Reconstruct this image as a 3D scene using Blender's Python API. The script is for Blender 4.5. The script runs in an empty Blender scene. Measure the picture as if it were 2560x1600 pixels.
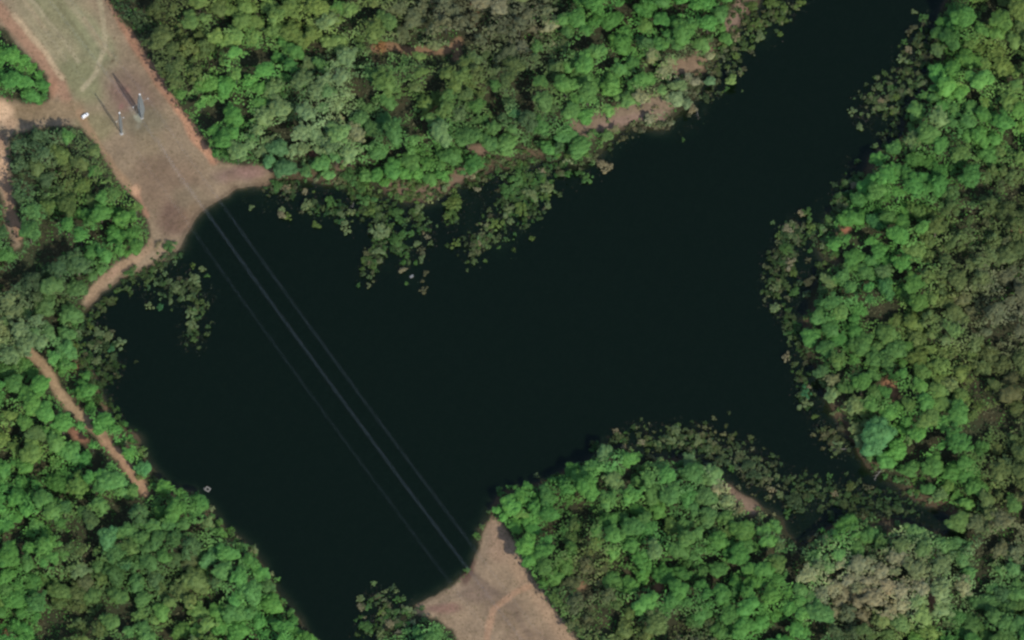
import bpy, math, random
import numpy as np
from mathutils import Vector, Matrix

random.seed(7)
rng = np.random.default_rng(7)
scene = bpy.context.scene
col = scene.collection

# ------------------------------------------------------------------ camera
TILT = math.radians(25.0)          # off-nadir view, seen from the south
DIST = 5000.0
PX = 0.25                          # metres per photograph pixel
CAM = Vector((0, -math.sin(TILT) * DIST, math.cos(TILT) * DIST))
cd = bpy.data.cameras.new('camera'); cam = bpy.data.objects.new('camera', cd)
col.objects.link(cam)
cam.location = CAM
cam.rotation_euler = (TILT, 0, 0)
cd.sensor_width = 36
cd.lens = 36 * DIST / (2560 * PX)
cd.clip_start = 10; cd.clip_end = 30000
scene.camera = cam

# ------------------------------------------------------------------ light
SUN_EL = math.radians(42); SUN_AZ = math.radians(148.5)   # clockwise from +Y
w = bpy.data.worlds.new('World'); scene.world = w; w.use_nodes = True
nt = w.node_tree; bg = nt.nodes['Background']
sky = nt.nodes.new('ShaderNodeTexSky'); sky.sky_type = 'NISHITA'; sky.sun_disc = False
sky.sun_elevation = SUN_EL; sky.sun_rotation = SUN_AZ
sky.air_density = 1.0; sky.dust_density = 1.0
nt.links.new(sky.outputs[0], bg.inputs[0]); bg.inputs[1].default_value = 0.15
sl = bpy.data.lights.new('sun', 'SUN'); sl.energy = 3.1; sl.angle = math.radians(0.5)
sl.color = (1.0, 0.95, 0.87)
so = bpy.data.objects.new('sun', sl); col.objects.link(so)
sdir = Vector((math.sin(SUN_AZ) * math.cos(SUN_EL), math.cos(SUN_AZ) * math.cos(SUN_EL), math.sin(SUN_EL)))
so.rotation_euler = sdir.to_track_quat('Z', 'Y').to_euler(); so.location = sdir * 900
scene.view_settings.view_transform = 'Standard'; scene.view_settings.look = 'None'
scene.view_settings.gamma = 1.0; scene.view_settings.exposure = 0.34
scene.render.engine = 'CYCLES'
scene.cycles.max_bounces = 6; scene.cycles.transparent_max_bounces = 8
scene.cycles.filter_width = 2.5
KW = 1.28       # display value of a white horizontal sunlit surface

# ------------------------------------------------------------------ mapping
ST, CT = math.sin(TILT), math.cos(TILT)
def unproj(px, py, z=0.0):
    """photograph pixel -> point of the horizontal plane at height z"""
    px = np.asarray(px, float); py = np.asarray(py, float)
    a = (px - 1280) * PX; b = (800 - py) * PX
    dx = a; dy = ST * DIST + b * CT; dz = -CT * DIST + b * ST
    t = (z - CAM.z) / dz
    return dx * t, CAM.y + dy * t
def proj(x, y, z):
    rx = x; ry = y - CAM.y; rz = z - CAM.z
    f = ry * ST - rz * CT
    return 1280 + rx * DIST / f / PX, 800 - (ry * CT + rz * ST) * DIST / f / PX
I = 1.058       # outlines below were noted on a 2420 px wide view
def pl(pts, k=I): return np.array(pts, float) * k

def srgb(c):
    c = np.asarray(c, float) / 255.0
    return np.where(c <= 0.04045, c / 12.92, ((c + 0.055) / 1.055) ** 2.4)
def alb(c, gain=1.0): return srgb(c) / KW * gain

def seg_dist(P, A, B):
    d = B - A; L = max(float(d @ d), 1e-9)
    t = np.clip(((P - A) @ d) / L, 0, 1)
    q = P - (A + t[:, None] * d)
    return np.hypot(q[:, 0], q[:, 1])
def sdf(P, poly):
    """signed distance, positive inside"""
    n = len(poly); D = np.full(len(P), 1e9); ins = np.zeros(len(P), bool)
    for i in range(n):
        A = poly[i]; B = poly[(i + 1) % n]
        D = np.minimum(D, seg_dist(P, A, B))
        c = ((A[1] > P[:, 1]) != (B[1] > P[:, 1]))
        if A[1] != B[1]:
            xi = (B[0] - A[0]) * (P[:, 1] - A[1]) / (B[1] - A[1]) + A[0]
            ins ^= c & (P[:, 0] < xi)
    return np.where(ins, D, -D)
def stroke(P, line):
    D = np.full(len(P), 1e9)
    for i in range(len(line) - 1): D = np.minimum(D, seg_dist(P, line[i], line[i + 1]))
    return D
def sm(x, a, b):
    t = np.clip((x - a) / (b - a), 0, 1); return t * t * (3 - 2 * t)

# value noise
_perm = rng.random((256, 256))
def vnoise(x, y, s, off=0):
    x = x / s + off * 17.3; y = y / s + off * 9.1
    xi = np.floor(x).astype(int); yi = np.floor(y).astype(int); fx = x - xi; fy = y - yi
    fx = fx * fx * (3 - 2 * fx); fy = fy * fy * (3 - 2 * fy)
    g = lambda i, j: _perm[i & 255, j & 255]
    return (g(xi, yi) * (1 - fx) * (1 - fy) + g(xi + 1, yi) * fx * (1 - fy)
            + g(xi, yi + 1) * (1 - fx) * fy + g(xi + 1, yi + 1) * fx * fy)
def fbm(x, y, s, off=0):
    return (vnoise(x, y, s, off) + .5 * vnoise(x, y, s / 2.1, off + 1) + .25 * vnoise(x, y, s / 4.3, off + 2)) / 1.75

# ------------------------------------------------------------------ outlines
POND = pl([(422,590),(437,552),(470,505),(500,480),(555,443),(610,440),(660,425),(720,422),(790,432),(850,445),(905,450),(960,478),
 (1040,468),(1090,435),(1150,405),(1230,385),(1290,372),(1360,388),(1400,372),(1427,345),(1465,310),(1510,290),(1572,302),(1600,262),(1640,232),
 (1652,190),(1690,130),(1722,80),(1790,5),(1850,-70),(1900,-300),(2300,-300),(2262,-60),(2238,0),(2205,100),(2205,180),(2155,262),(2125,330),(2060,372),
 (2035,420),(2005,470),(1960,520),(1935,570),(1945,620),(1925,700),(1905,760),(1905,820),(1935,890),(1950,935),(1978,990),
 (2005,1025),(2045,1095),(2110,1135),(2160,1175),(2215,1195),(2290,1235),(2285,1282),(2215,1262),(2130,1236),(2060,1222),(1985,1232),(1935,1268),(1895,1295),(1862,1272),
 (1842,1225),(1790,1195),(1735,1158),(1700,1120),(1640,1085),(1570,1092),(1520,1095),(1480,1062),(1430,1062),(1380,1098),(1300,1135),
 (1235,1150),(1185,1165),(1165,1205),(1160,1220),(1140,1250),(1130,1305),(1108,1346),(1075,1382),(1020,1412),(985,1430),(950,1465),(900,1500),
 (860,1560),(850,1750),(790,1750),(765,1560),(738,1510),(692,1450),(660,1400),(620,1335),(570,1272),(530,1250),(500,1205),(450,1165),(400,1150),
 (362,1118),(347,1090),(325,1035),(285,1010),(262,995),(245,972),(226,926),(222,880),(190,860),(170,800),(185,755),(200,728),(237,693),
 (285,657),(337,641),(385,615)])
CORR = pl([(-330,-330),(-120,-330),(0,-330),(130,-330),(215,-60),(250,0),(285,50),(330,100),(360,160),(400,220),(450,290),(490,345),(514,382),(560,392),(645,400),
 (640,440),(560,460),(500,500),(470,520),(440,570),(425,600),(385,640),(300,665),(240,700),(205,735),(195,715),(215,680),(280,620),(345,585),(358,560),(350,520),(330,480),(300,445),
 (272,420),(245,365),(215,325),(190,298),(150,300),(90,300),(40,318),(20,330),(22,400),(30,470),(50,540),(48,585),(35,590),(20,540),(8,480),(-10,430),(-300,400),(-300,235),(0,232),(60,250),(112,248),
 (120,235),(112,185),(80,150),(45,110),(15,75),(-30,55)])
SEC = pl([(1160,1222),(1188,1238),(1215,1285),(1248,1352),(1300,1432),(1362,1512),(1480,1700),(1180,1750),(1090,1530),(1072,1490),(1035,1465),
 (985,1450),(985,1430),(1020,1410),(1075,1380),(1110,1344),(1132,1300),(1142,1250)])
TRAIL1 = pl([(75,838),(110,872),(140,925),(170,965),(205,1000),(245,1032),(275,1072),(305,1108),(345,1165)])
NTRAIL = pl([(885,118),(920,108),(960,122),(1005,120),(1055,122),(1080,104)])
OPENS = [CORR, SEC]
# (polyline, half width) of further bare strips with hardly any tree over them
BARE = [(TRAIL1, 15), (NTRAIL, 8), (pl([(1370,305),(1430,290),(1500,262),(1565,248)]), 19), (pl([(1615,160),(1650,150)]), 20),
        (pl([(925,445),(990,452),(1050,440),(1090,415)]), 15), (pl([(1740,1165),(1775,1200)]), 17), (pl([(2090,905),(2118,938)]), 13),
        (pl([(160,1020),(200,1050)]), 14), (pl([(800,395),(815,402)]), 17), (pl([(1725,40),(1760,0)]), 16), (pl([(1372,1390),(1385,1400)]), 14),
        (pl([(1560,1380),(1555,1392)]), 14), (pl([(180,850),(195,870)]), 12), (pl([(2200,1420),(2200,1440)]), 14),
        (pl([(560,405),(640,412)]), 16), (pl([(1120,352),(1140,358)]),14), (pl([(1990,545),(2005,545)]),12), (pl([(735,365),(745,370)]),10)]
MARSH = [  # (outline, shrub count, phrase)
 (pl([(560,450),(700,430),(840,450),(850,560),(700,530),(600,500)]), 22, 'in the bay under the north bank'),
 (pl([(850,450),(960,480),(1020,520),(1010,620),(1000,700),(940,690),(850,640),(860,540)]), 34, 'on the tongue of marsh mid pond'),
 (pl([(1040,470),(1150,405),(1290,380),(1400,375),(1500,320),(1440,420),(1310,480),(1260,560),(1190,640),(1080,600),(1050,520)]), 44, 'off the north bank right of centre'),
 (pl([(1652,195),(1700,120),(1800,0),(1950,-10),(1830,110),(1760,190),(1640,330),(1580,330),(1620,240)]), 36, 'along the left bank of the northeast arm'),
 (pl([(2225,40),(2205,180),(2150,270),(2110,340),(2030,300),(2000,260),(2080,200),(2120,100),(2180,20)]), 26, 'along the right bank of the northeast arm'),
 (pl([(2030,380),(2010,470),(1950,560),(1940,640),(1900,760),(1830,740),(1815,680),(1840,540),(1900,490)]), 34, 'off the east bank opposite the bay'),
 (pl([(1860,760),(1905,830),(1950,940),(1985,1000),(2040,1095),(2000,1090),(1950,1050),(1900,980),(1870,870)]), 24, 'along the foot of the east bank'),
 (pl([(1440,1060),(1480,1020),(1640,1010),(1760,1040),(1850,1120),(1850,1200),(1780,1190),(1700,1110),(1640,1075),(1520,1085)]), 40, 'above the southern woodland point'),
 (pl([(1850,1120),(1950,1100),(2100,1130),(2220,1195),(2290,1260),(2200,1255),(1980,1235),(1890,1290),(1850,1225)]), 24, 'in the shaded southeast inlet'),
 (pl([(340,640),(420,600),(490,640),(490,800),(450,820),(430,740),(350,740)]), 26, 'in the western corner below the clearing'),
 (pl([(170,770),(240,760),(300,810),(270,890),(260,980),(225,900),(190,850)]), 22, 'along the west bank by the trail'),
 (pl([(850,1400),(930,1385),(985,1430),(960,1490),(900,1530),(830,1530)]), 26, 'at the bottom end of the pond'),
]
# ------------------------------------------------------------------ terrain
pondW = np.stack(unproj(POND[:, 0], POND[:, 1], 0.0), 1)
marshW = [np.stack(unproj(m[0][:, 0], m[0][:, 1], 0.0), 1) for m in MARSH]
def height(x, y):
    P = np.stack([np.ravel(x), np.ravel(y)], 1).astype(float)
    # wobble of the shoreline
    wx = (fbm(P[:, 0], P[:, 1], 11, 3) - .5) * 6.0
    d = -sdf(P, pondW) + wx                 # >0 on land
    land = 0.12 + 1.1 * sm(d, 0, 10) + 1.6 * sm(d, 5, 60) + (fbm(P[:, 0], P[:, 1], 22, 5) - .5) * 1.4 * sm(d, 2, 25) + (fbm(P[:, 0], P[:, 1], 4, 6) - .5) * .35 * sm(d, 1, 6)
    depth = 4.0 * sm(-d, 0, 26)
    far = np.hypot(P[:, 0] / 1.4, P[:, 1]) > 420
    mm = np.zeros(len(P))
    near = d < 3
    idx = np.where(near)[0]
    if len(idx):
        for m in marshW: mm[idx] = np.maximum(mm[idx], sm(sdf(P[idx], m) + (fbm(P[idx, 0], P[idx, 1], 16, 9) - .5) * 16, -12, 12))
    shal = np.minimum(depth, 0.25 + 1.0 * (fbm(P[:, 0], P[:, 1], 12, 8)))
    depth = depth * (1 - mm) + shal * mm
    z = np.where(d > 0, land, 0.12 - 0.14 * sm(-d, 0, 1.2) - depth)
    z = np.where(far & (d < 0), -3.0, z)
    return z, d

def axis(lo, hi, step, outer):
    core = np.arange(lo, hi + step / 2, step)
    ext = []; s = step; v = hi
    while v < outer: s *= 1.35; v += s; ext.append(v)
    ext = np.array(ext)
    return np.concatenate([-(ext[::-1]) + (hi + lo), core, ext])
GX = axis(-370, 370, 1.25, 9000); GY = axis(-270, 270, 1.25, 9000)
XX, YY = np.meshgrid(GX, GY)
ZZ, DD = height(XX, YY); ZZ = ZZ.reshape(XX.shape); DD = DD.reshape(XX.shape)
def ground_z(x, y):
    i = int(np.clip(np.searchsorted(GX, x) - 1, 0, len(GX) - 2)); j = int(np.clip(np.searchsorted(GY, y) - 1, 0, len(GY) - 2))
    fx = (x - GX[i]) / (GX[i + 1] - GX[i]); fy = (y - GY[j]) / (GY[j + 1] - GY[j])
    return float(ZZ[j, i] * (1 - fx) * (1 - fy) + ZZ[j, i + 1] * fx * (1 - fy) + ZZ[j + 1, i] * (1 - fx) * fy + ZZ[j + 1, i + 1] * fx * fy)

PXX, PYY = proj(XX.ravel(), YY.ravel(), 1.0)
PP = np.stack([PXX, PYY], 1)
warp = np.stack([(fbm(PXX, PYY, 60, 11) - .5) * 26, (fbm(PXX, PYY, 60, 13) - .5) * 26], 1)
PW = PP + warp
C = np.zeros((len(PP), 3)) + srgb((62, 64, 44))
n1 = fbm(PXX, PYY, 90, 21); n2 = fbm(PXX, PYY, 30, 22)
def mixc(mask, c):
    global C
    c = np.array(c, float); c = (c * .84 + c.mean() * .16) * np.array([1.02, 1.0, .95])
    C = C * (1 - mask[:, None]) + srgb(c) * mask[:, None]
mixc(sm(n2, .5, .8) * .4, (86, 76, 54)); mixc(sm(n1, .55, .8) * .5, (62, 74, 46))
outm = sm(np.maximum(np.abs(PXX - 1280) - 1500, np.abs(PYY - 800) - 1030), 0, 120); mixc(outm, (70, 92, 54)); mixc(outm * sm(fbm(PXX, PYY, 220, 24), .4, .6), (86, 100, 60))
sc = sdf(PP, CORR); ss = sdf(PP, SEC)
sco = sdf(PW, CORR)
inC = sm(sc + (n2 - .5) * 14, -8, 5); inS = sm(ss + (n2 - .5) * 10, -6, 4)
mixc(inC, (142, 123, 100)); mixc(inS, (148, 126, 102))
def blob(x, y, rx, ry, c, a=1.0, mask=None, ang=0.0):
    dx = PW[:, 0] - x * I; dy = PW[:, 1] - y * I
    ca, sa = math.cos(ang), math.sin(ang)
    u = (dx * ca + dy * sa) / (rx * I); v = (-dx * sa + dy * ca) / (ry * I)
    m = (1 - sm(np.hypot(u, v), .45, 1.15)) * a
    if mask is not None: m = m * mask
    mixc(m, c)
def line(pts, wd, c, a=1.0, mask=None, feather=.8, w_=.5):
    D = stroke(PP + warp * w_, pl(pts)); m = (1 - sm(D, wd * I * (1 - feather * .6), wd * I * (1 + feather * .5))) * a
    if mask is not None: m = m * mask
    mixc(m, c)
AG = math.atan2(370, 270)
# upper left clearing
blob(150, 60, 260, 95, (146, 138, 106), .95, inC, AG); blob(215, 100, 110, 42, (128, 132, 96), .7, inC, AG); blob(120, 0, 120, 50, (128, 128, 92), .6, inC, AG)
blob(190, 190, 80, 50, (122, 124, 88), .8, inC, AG); blob(225, 300, 60, 42, (133, 126, 92), .8, inC)
blob(310, 230, 105, 70, (126, 105, 90), .9, inC, AG); blob(340, 290, 60, 40, (116, 112, 88), .6, inC); blob(290, 230, 50, 30, (132, 104, 92), .7, inC, AG)
blob(400, 440, 110, 80, (127, 105, 85), .9, inC); blob(410, 520, 50, 50, (112, 88, 75), .9, inC); blob(370, 395, 50, 40, (118, 98, 80), .6, inC)
blob(450, 470, 60, 40, (124, 110, 88), .7, inC); blob(560, 410, 60, 25, (126, 100, 92), .8, inC); blob(350, 340, 40, 40, (134, 118, 92), .6, inC)
for (x, y, l, s) in [(60,10,160,6),(110,40,180,5),(150,30,190,4),(200,60,150,6),(95,90,120,4),(130,110,90,3),(230,90,110,5)]:
    dx, dy = .58 * l / 2, .81 * l / 2
    line([(x - dx, y - dy), (x + dx, y + dy)], s, random.choice([(152,142,112),(112,112,78),(156,140,110),(118,116,84)]), .75, inC, 1.0, .3)
line([(225,-60),(244,40),(248,110),(228,170),(195,215)], 6, (164,152,122), .8, inC); line([(40,-40),(120,60),(185,150)], 5, (168,156,126), .6, inC)
line([(-60,-40),(30,60),(95,140),(140,190),(160,250)], 15, (161,124,100), .95, inC); line([(35,40),(110,130),(150,190)], 6, (186,162,130), .85, inC)
line([(262,0),(292,62),(330,120),(372,190),(415,250),(455,305),(505,378)], 12, (163,119,94), .95, inC)
line([(420,265),(460,325),(500,372)], 9, (186,136,106), .8, inC); line([(352,160),(392,215)], 7, (160,122,100), .8, inC)
line([(-60,270),(60,268),(180,262)], 22, (141,120,92), .9, inC); blob(0, 262, 34, 36, (205,170,138), 1.0, inC); blob(25, 290, 20, 14, (190,155,124), .8, inC)
line([(190,268),(230,345),(285,420),(318,462)], 11, (158,128,98), .85, inC); blob(322, 455, 14, 22, (196,152,120), .95, inC); line([(325,470),(345,510)], 9, (168,122,98), .9, inC)
line([(0,330),(8,420),(26,490),(44,560)], 11, (168,132,104), .9); blob(2, 400, 16, 60, (206,166,132), .8)
line([(350,580),(290,625),(235,665),(210,700)], 15, (156,130,104), .95, inC); blob(262, 645, 30, 12, (164,132,110), .7, inC, -.6)
line([(160,330),(200,350)], 10, (120,104,74), .5, inC)
blob(120, 215, 22, 30, (176,126,100), .7, inC)
# small bare marks in the pole clearing
for (x, y, r, c) in [(266,148,5,(84,66,48)),(268,96,4,(96,76,56)),(300,215,8,(150,112,98)),(285,255,9,(146,104,98)),(330,300,7,(140,134,116))]: blob(x, y, r, r, c, .8)
# pylon feet
blob(331, 283, 14, 9, (158,160,140), .9, inC, .9); blob(316, 262, 16, 6, (150,140,126), .7, inC, 1.0); blob(290, 315, 10, 8, (138,130,112), .8, inC)
line([(372,330),(430,430),(480,490)], 2.2, (148,132,116), .6, inC, .8, .1)
# trails
line([(60,822),(110,872),(140,925),(170,965),(205,1000),(245,1032)], 13, (162,136,104), 1.0); line([(245,1045),(285,1085),(345,1165)], 12, (168,132,102), 1.0)
blob(182, 1035, 36, 15, (160,112,88), .95, None, .6)
line([(885,118),(920,108),(960,120),(1005,120),(1055,122),(1082,98),(1078,140)], 10, (148,116,86), 1.0); blob(895, 108, 18, 18, (160,112,66), .8); blob(1120,30,14,30,(140,90,62),.8)
# bank soils
dl = DD.ravel()
mixc(sm(n1, .42, .65) * (1 - sm(dl, 4, 14)) * (dl > -3) * .6, (116, 94, 74))
line([(1360,305),(1430,290),(1500,262),(1565,248)], 26, (142,122,102), .9); line([(1420,300),(1500,275),(1560,285)], 10, (146,120,108), .8)
line([(1600,158),(1650,150),(1665,120)], 18, (142,118,96), .95); line([(1715,70),(1760,5),(1790,-60)], 18, (136,112,98), .9)
line([(920,435),(990,458),(1050,440),(1095,405)], 17, (124,102,84), .9); blob(1130,355,34,18,(142,116,98),.9); blob(810,398,26,20,(128,106,86),.9)
line([(1735,1160),(1775,1200)], 20, (146,120,100), .9); blob(2105,920,20,32,(170,122,88),.95); blob(185,862,24,16,(150,100,76),.9); line([(225,890),(245,960)],10,(128,104,80),.9)
blob(1375,1392,16,14,(146,116,86),.9); blob(1558,1388,16,20,(146,112,86),.95); blob(2203,1424,20,18,(152,112,86),.95); pass
blob(2000,545,16,12,(170,110,84),.9); blob(0,1490,20,28,(160,104,80),.9); blob(590,402,46,20,(140,108,100),.8); blob(745,370,16,14,(132,92,76),.9); blob(2405,545,18,22,(132,96,72),.9)
# south clearing
line([(1165,1225),(1200,1290),(1245,1370),(1300,1450),(1370,1560)], 22, (162,134,108), .9, inS); blob(1180, 1290, 34, 50, (154,126,104), .8, inS)
blob(1190, 1440, 70, 46, (128,108,88), .85, inS, .5); blob(1130, 1400, 60, 30, (124,104,90), .8, inS); blob(1250, 1530, 70, 60, (130,108,88), .8, inS)
line([(1110,1350),(1165,1400),(1210,1440),(1250,1500)], 7, (116,98,84), .55, inS); line([(1150,1512),(1165,1440),(1215,1400),(1250,1390)], 8, (172,134,106), .8, inS); blob(1050,1440,50,18,(140,104,92),.8,inS)
blob(1110,1350,14,40,(96,66,60),.7,None,.5)
# pond bed silt
bed = sm(-dl, .3, 3.5); C = C * (1 - bed[:, None]) + (srgb((70, 64, 48)) * (0.75 + .5 * n2[:, None])) * bed[:, None]
wet = (1 - sm(np.abs(dl - 0.2), .3, 2.2)) * .5; C = C * (1 - wet[:, None] * .6)
C = C * ((0.80 + 0.30 * fbm(PXX, PYY, 14, 31)) * (.90 + .22 * fbm(PXX * .8 + PYY * .55, (PYY * .8 - PXX * .55) * .25, 16, 33)))[:, None]
track_m = np.maximum.reduce([inC, inS, 1 - sm(stroke(PP, TRAIL1), 12, 22)])
C = C / KW * (1 + .12 * track_m[:, None])

def mat_new(name):
    m = bpy.data.materials.new(name); m.use_nodes = True; return m, m.node_tree, m.node_tree.nodes['Principled BSDF']
def ground_mat():
    m, t, b = mat_new('soil and grass')
    a = t.nodes.new('ShaderNodeAttribute'); a.attribute_name = 'tint'
    tc = t.nodes.new('ShaderNodeTexCoord')
    n = t.nodes.new('ShaderNodeTexNoise'); n.inputs['Scale'].default_value = .55; n.inputs['Detail'].default_value = 6; n.inputs['Roughness'].default_value = .65
    t.links.new(tc.outputs['Object'], n.inputs['Vector'])
    r = t.nodes.new('ShaderNodeMapRange'); r.inputs[1].default_value = .3; r.inputs[2].default_value = .7; r.inputs[3].default_value = .80; r.inputs[4].default_value = 1.22
    t.links.new(n.outputs[0], r.inputs[0])
    mx = t.nodes.new('ShaderNodeVectorMath'); mx.operation = 'SCALE'
    t.links.new(a.outputs['Color'], mx.inputs[0]); t.links.new(r.outputs[0], mx.inputs['Scale'])
    t.links.new(mx.outputs[0], b.inputs['Base Color']); b.inputs['Roughness'].default_value = .95; b.inputs['Specular IOR Level'].default_value = .15
    bp = t.nodes.new('ShaderNodeBump'); bp.inputs['Distance'].default_value = .35; bp.inputs['Strength'].default_value = .6
    t.links.new(n.outputs[0], bp.inputs['Height']); t.links.new(bp.outputs[0], b.inputs['Normal'])
    return m
GM = ground_mat()
def mesh_np(name, V, F, mats, tint=None, smooth=False, fmat=None, parent=None, quads=True):
    """V (n,3), F (m,k) -> one linked mesh object"""
    me = bpy.data.meshes.new(name)
    k = F.shape[1]
    me.vertices.add(len(V)); me.vertices.foreach_set('co', V.astype(np.float32).ravel())
    me.loops.add(F.size); me.loops.foreach_set('vertex_index', F.astype(np.int32).ravel())
    me.polygons.add(len(F)); me.polygons.foreach_set('loop_start', np.arange(0, F.size, k, dtype=np.int32))
    me.polygons.foreach_set('loop_total', np.full(len(F), k, np.int32))
    me.polygons.foreach_set('use_smooth', np.full(len(F), smooth))
    for m in mats: me.materials.append(m)
    if fmat is not None: me.polygons.foreach_set('material_index', fmat.astype(np.int32))
    if tint is not None:
        at = me.color_attributes.new('tint', 'FLOAT_COLOR', 'POINT')
        at.data.foreach_set('color', np.concatenate([tint, np.ones((len(V), 1))], 1).astype(np.float32).ravel())
    me.update(calc_edges=True)
    o = bpy.data.objects.new(name, me); col.objects.link(o)
    if parent: o.parent = parent
    return o
NXg, NYg = len(GX), len(GY)
ii, jj = np.meshgrid(np.arange(NXg - 1), np.arange(NYg - 1))
base = (jj * NXg + ii).ravel()
FQ = np.stack([base, base + 1, base + 1 + NXg, base + NXg], 1)
VV = np.stack([XX.ravel(), YY.ravel(), ZZ.ravel()], 1)
fc = FQ[:, 0]
track = (stroke(PP, TRAIL1) < 16) | (stroke(PP, NTRAIL) < 15) | (stroke(PP, pl([(0,330),(8,420),(26,490),(44,560)])) < 12) | \
        ((sc > 0) & (stroke(PP, pl([(262,0),(292,62),(330,120),(372,190),(415,250),(455,305),(505,378)])) < 14)) | \
        ((sc > 0) & (stroke(PP, pl([(-60,-40),(30,60),(95,140),(140,190),(160,250)])) < 16)) | ((sc > 0) & (stroke(PP, pl([(-60,270),(60,268),(180,262)])) < 24))
cls = np.zeros(len(PP), int); cls[(sc > -2) | (ss > -2)] = 1; cls[track] = 2
fcl = cls[fc]
for k, nm, lb in [(0, 'ground', 'brown forest floor and muddy pond bed under the trees'), (1, 'clearing', 'mown grass and bare soil of the power line clearing'), (2, 'dirt_track', 'pale orange dirt tracks through the clearing and wood')]:
    F = FQ[fcl == k]; used, inv = np.unique(F, return_inverse=True)
    o = mesh_np(nm, VV[used], inv.reshape(F.shape), [GM], C[used], True)
    o['kind'] = 'structure'; o['label'] = lb

# ------------------------------------------------------------------ water
def water_mat():
    m = bpy.data.materials.new('pond water'); m.use_nodes = True; t = m.node_tree; t.nodes.clear()
    out = t.nodes.new('ShaderNodeOutputMaterial'); mx = t.nodes.new('ShaderNodeMixShader')
    tr = t.nodes.new('ShaderNodeBsdfTransparent'); gl = t.nodes.new('ShaderNodeBsdfGlossy'); gl.inputs['Roughness'].default_value = .06
    fr = t.nodes.new('ShaderNodeFresnel'); fr.inputs[0].default_value = 1.33
    n = t.nodes.new('ShaderNodeTexNoise'); n.inputs['Scale'].default_value = .35; n.inputs['Detail'].default_value = 4
    tc = t.nodes.new('ShaderNodeTexCoord'); t.links.new(tc.outputs['Object'], n.inputs['Vector'])
    bp = t.nodes.new('ShaderNodeBump'); bp.inputs['Distance'].default_value = .12; bp.inputs['Strength'].default_value = .5
    t.links.new(n.outputs[0], bp.inputs['Height']); t.links.new(bp.outputs[0], gl.inputs['Normal'])
    df = t.nodes.new('ShaderNodeBsdfDiffuse'); df.inputs[0].default_value = (.013, .034, .014, 1)
    m0 = t.nodes.new('ShaderNodeMixShader'); m0.inputs[0].default_value = .17
    t.links.new(tr.outputs[0], m0.inputs[1]); t.links.new(df.outputs[0], m0.inputs[2])
    t.links.new(fr.outputs[0], mx.inputs[0]); t.links.new(m0.outputs[0], mx.inputs[1]); t.links.new(gl.outputs[0], mx.inputs[2])
    t.links.new(mx.outputs[0], out.inputs[0])
    va = t.nodes.new('ShaderNodeVolumeAbsorption'); va.inputs[0].default_value = (.30, .52, .42, 1); va.inputs[1].default_value = 2.6
    t.links.new(va.outputs[0], out.inputs['Volume'])
    return m
X0, X1, Y0, Y1 = -420, 420, -330, 330
WV = np.array([(X0,Y0,-8),(X1,Y0,-8),(X1,Y1,-8),(X0,Y1,-8),(X0,Y0,0),(X1,Y0,0),(X1,Y1,0),(X0,Y1,0)], float)
WF = np.array([(0,3,2,1),(4,5,6,7),(0,1,5,4),(1,2,6,5),(2,3,7,6),(3,0,4,7)])
wo = mesh_np('water', WV, WF, [water_mat()]); wo['kind'] = 'structure'; wo['label'] = 'dark green still water of the pond'

# ------------------------------------------------------------------ foliage materials
def leaf_mat():
    m, t, b = mat_new('foliage')
    a = t.nodes.new('ShaderNodeAttribute'); a.attribute_name = 'tint'
    oi = t.nodes.new('ShaderNodeObjectInfo')
    mx = t.nodes.new('ShaderNodeVectorMath'); mx.operation = 'MULTIPLY'
    t.links.new(a.outputs['Color'], mx.inputs[0]); t.links.new(oi.outputs['Color'], mx.inputs[1])
    t.links.new(mx.outputs[0], b.inputs['Base Color']); b.inputs['Roughness'].default_value = .7; b.inputs['Specular IOR Level'].default_value = .2
    tl = t.nodes.new('ShaderNodeBsdfTranslucent'); t.links.new(mx.outputs[0], tl.inputs[0])
    ms = t.nodes.new('ShaderNodeMixShader'); ms.inputs[0].default_value = .22
    t.links.new(b.outputs[0], ms.inputs[1]); t.links.new(tl.outputs[0], ms.inputs[2]); t.links.new(ms.outputs[0], t.nodes['Material Output'].inputs[0])
    return m
def bark_mat():
    m, t, b = mat_new('bark')
    n = t.nodes.new('ShaderNodeTexNoise'); n.inputs['Scale'].default_value = 3
    cr = t.nodes.new('ShaderNodeValToRGB'); cr.color_ramp.elements[0].color = (.07, .055, .04, 1); cr.color_ramp.elements[1].color = (.2, .17, .135, 1)
    t.links.new(n.outputs[0], cr.inputs[0]); t.links.new(cr.outputs[0], b.inputs['Base Color']); b.inputs['Roughness'].default_value = .9
    return m
LM, BM = leaf_mat(), bark_mat()

# ------------------------------------------------------------------ tree shapes (unit crown radius)
def ico(sub=1):
    import bmesh
    bm = bmesh.new(); bmesh.ops.create_icosphere(bm, subdivisions=sub, radius=1)
    V = np.array([v.co[:] for v in bm.verts]); F = np.array([[v.index for v in f.verts] for f in bm.faces]); bm.free(); return V, F
IV, IF = ico(1); JV, JF = ico(3)
def cards(P, N, S, El, r, tilt):
    """quads at P facing N (jittered), size S, elongation El"""
    n = len(P); N = N + r.normal(0, tilt, N.shape); N /= np.linalg.norm(N, axis=1)[:, None]
    T = np.cross(N, r.normal(0, 1, N.shape)); T /= np.linalg.norm(T, axis=1)[:, None]
    B = np.cross(N, T); T = T * (S * El)[:, None]; B = B * S[:, None]
    c = r.uniform(.55, 1.0, (n, 4))
    V = np.stack([P - T * c[:, 0:1] - B * .35, P + B * c[:, 1:2] - T * .3, P + T * c[:, 2:3] + B * .35, P - B * c[:, 3:4] + T * .3], 1).reshape(-1, 3)
    return V, np.arange(4 * n).reshape(n, 4)
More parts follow.
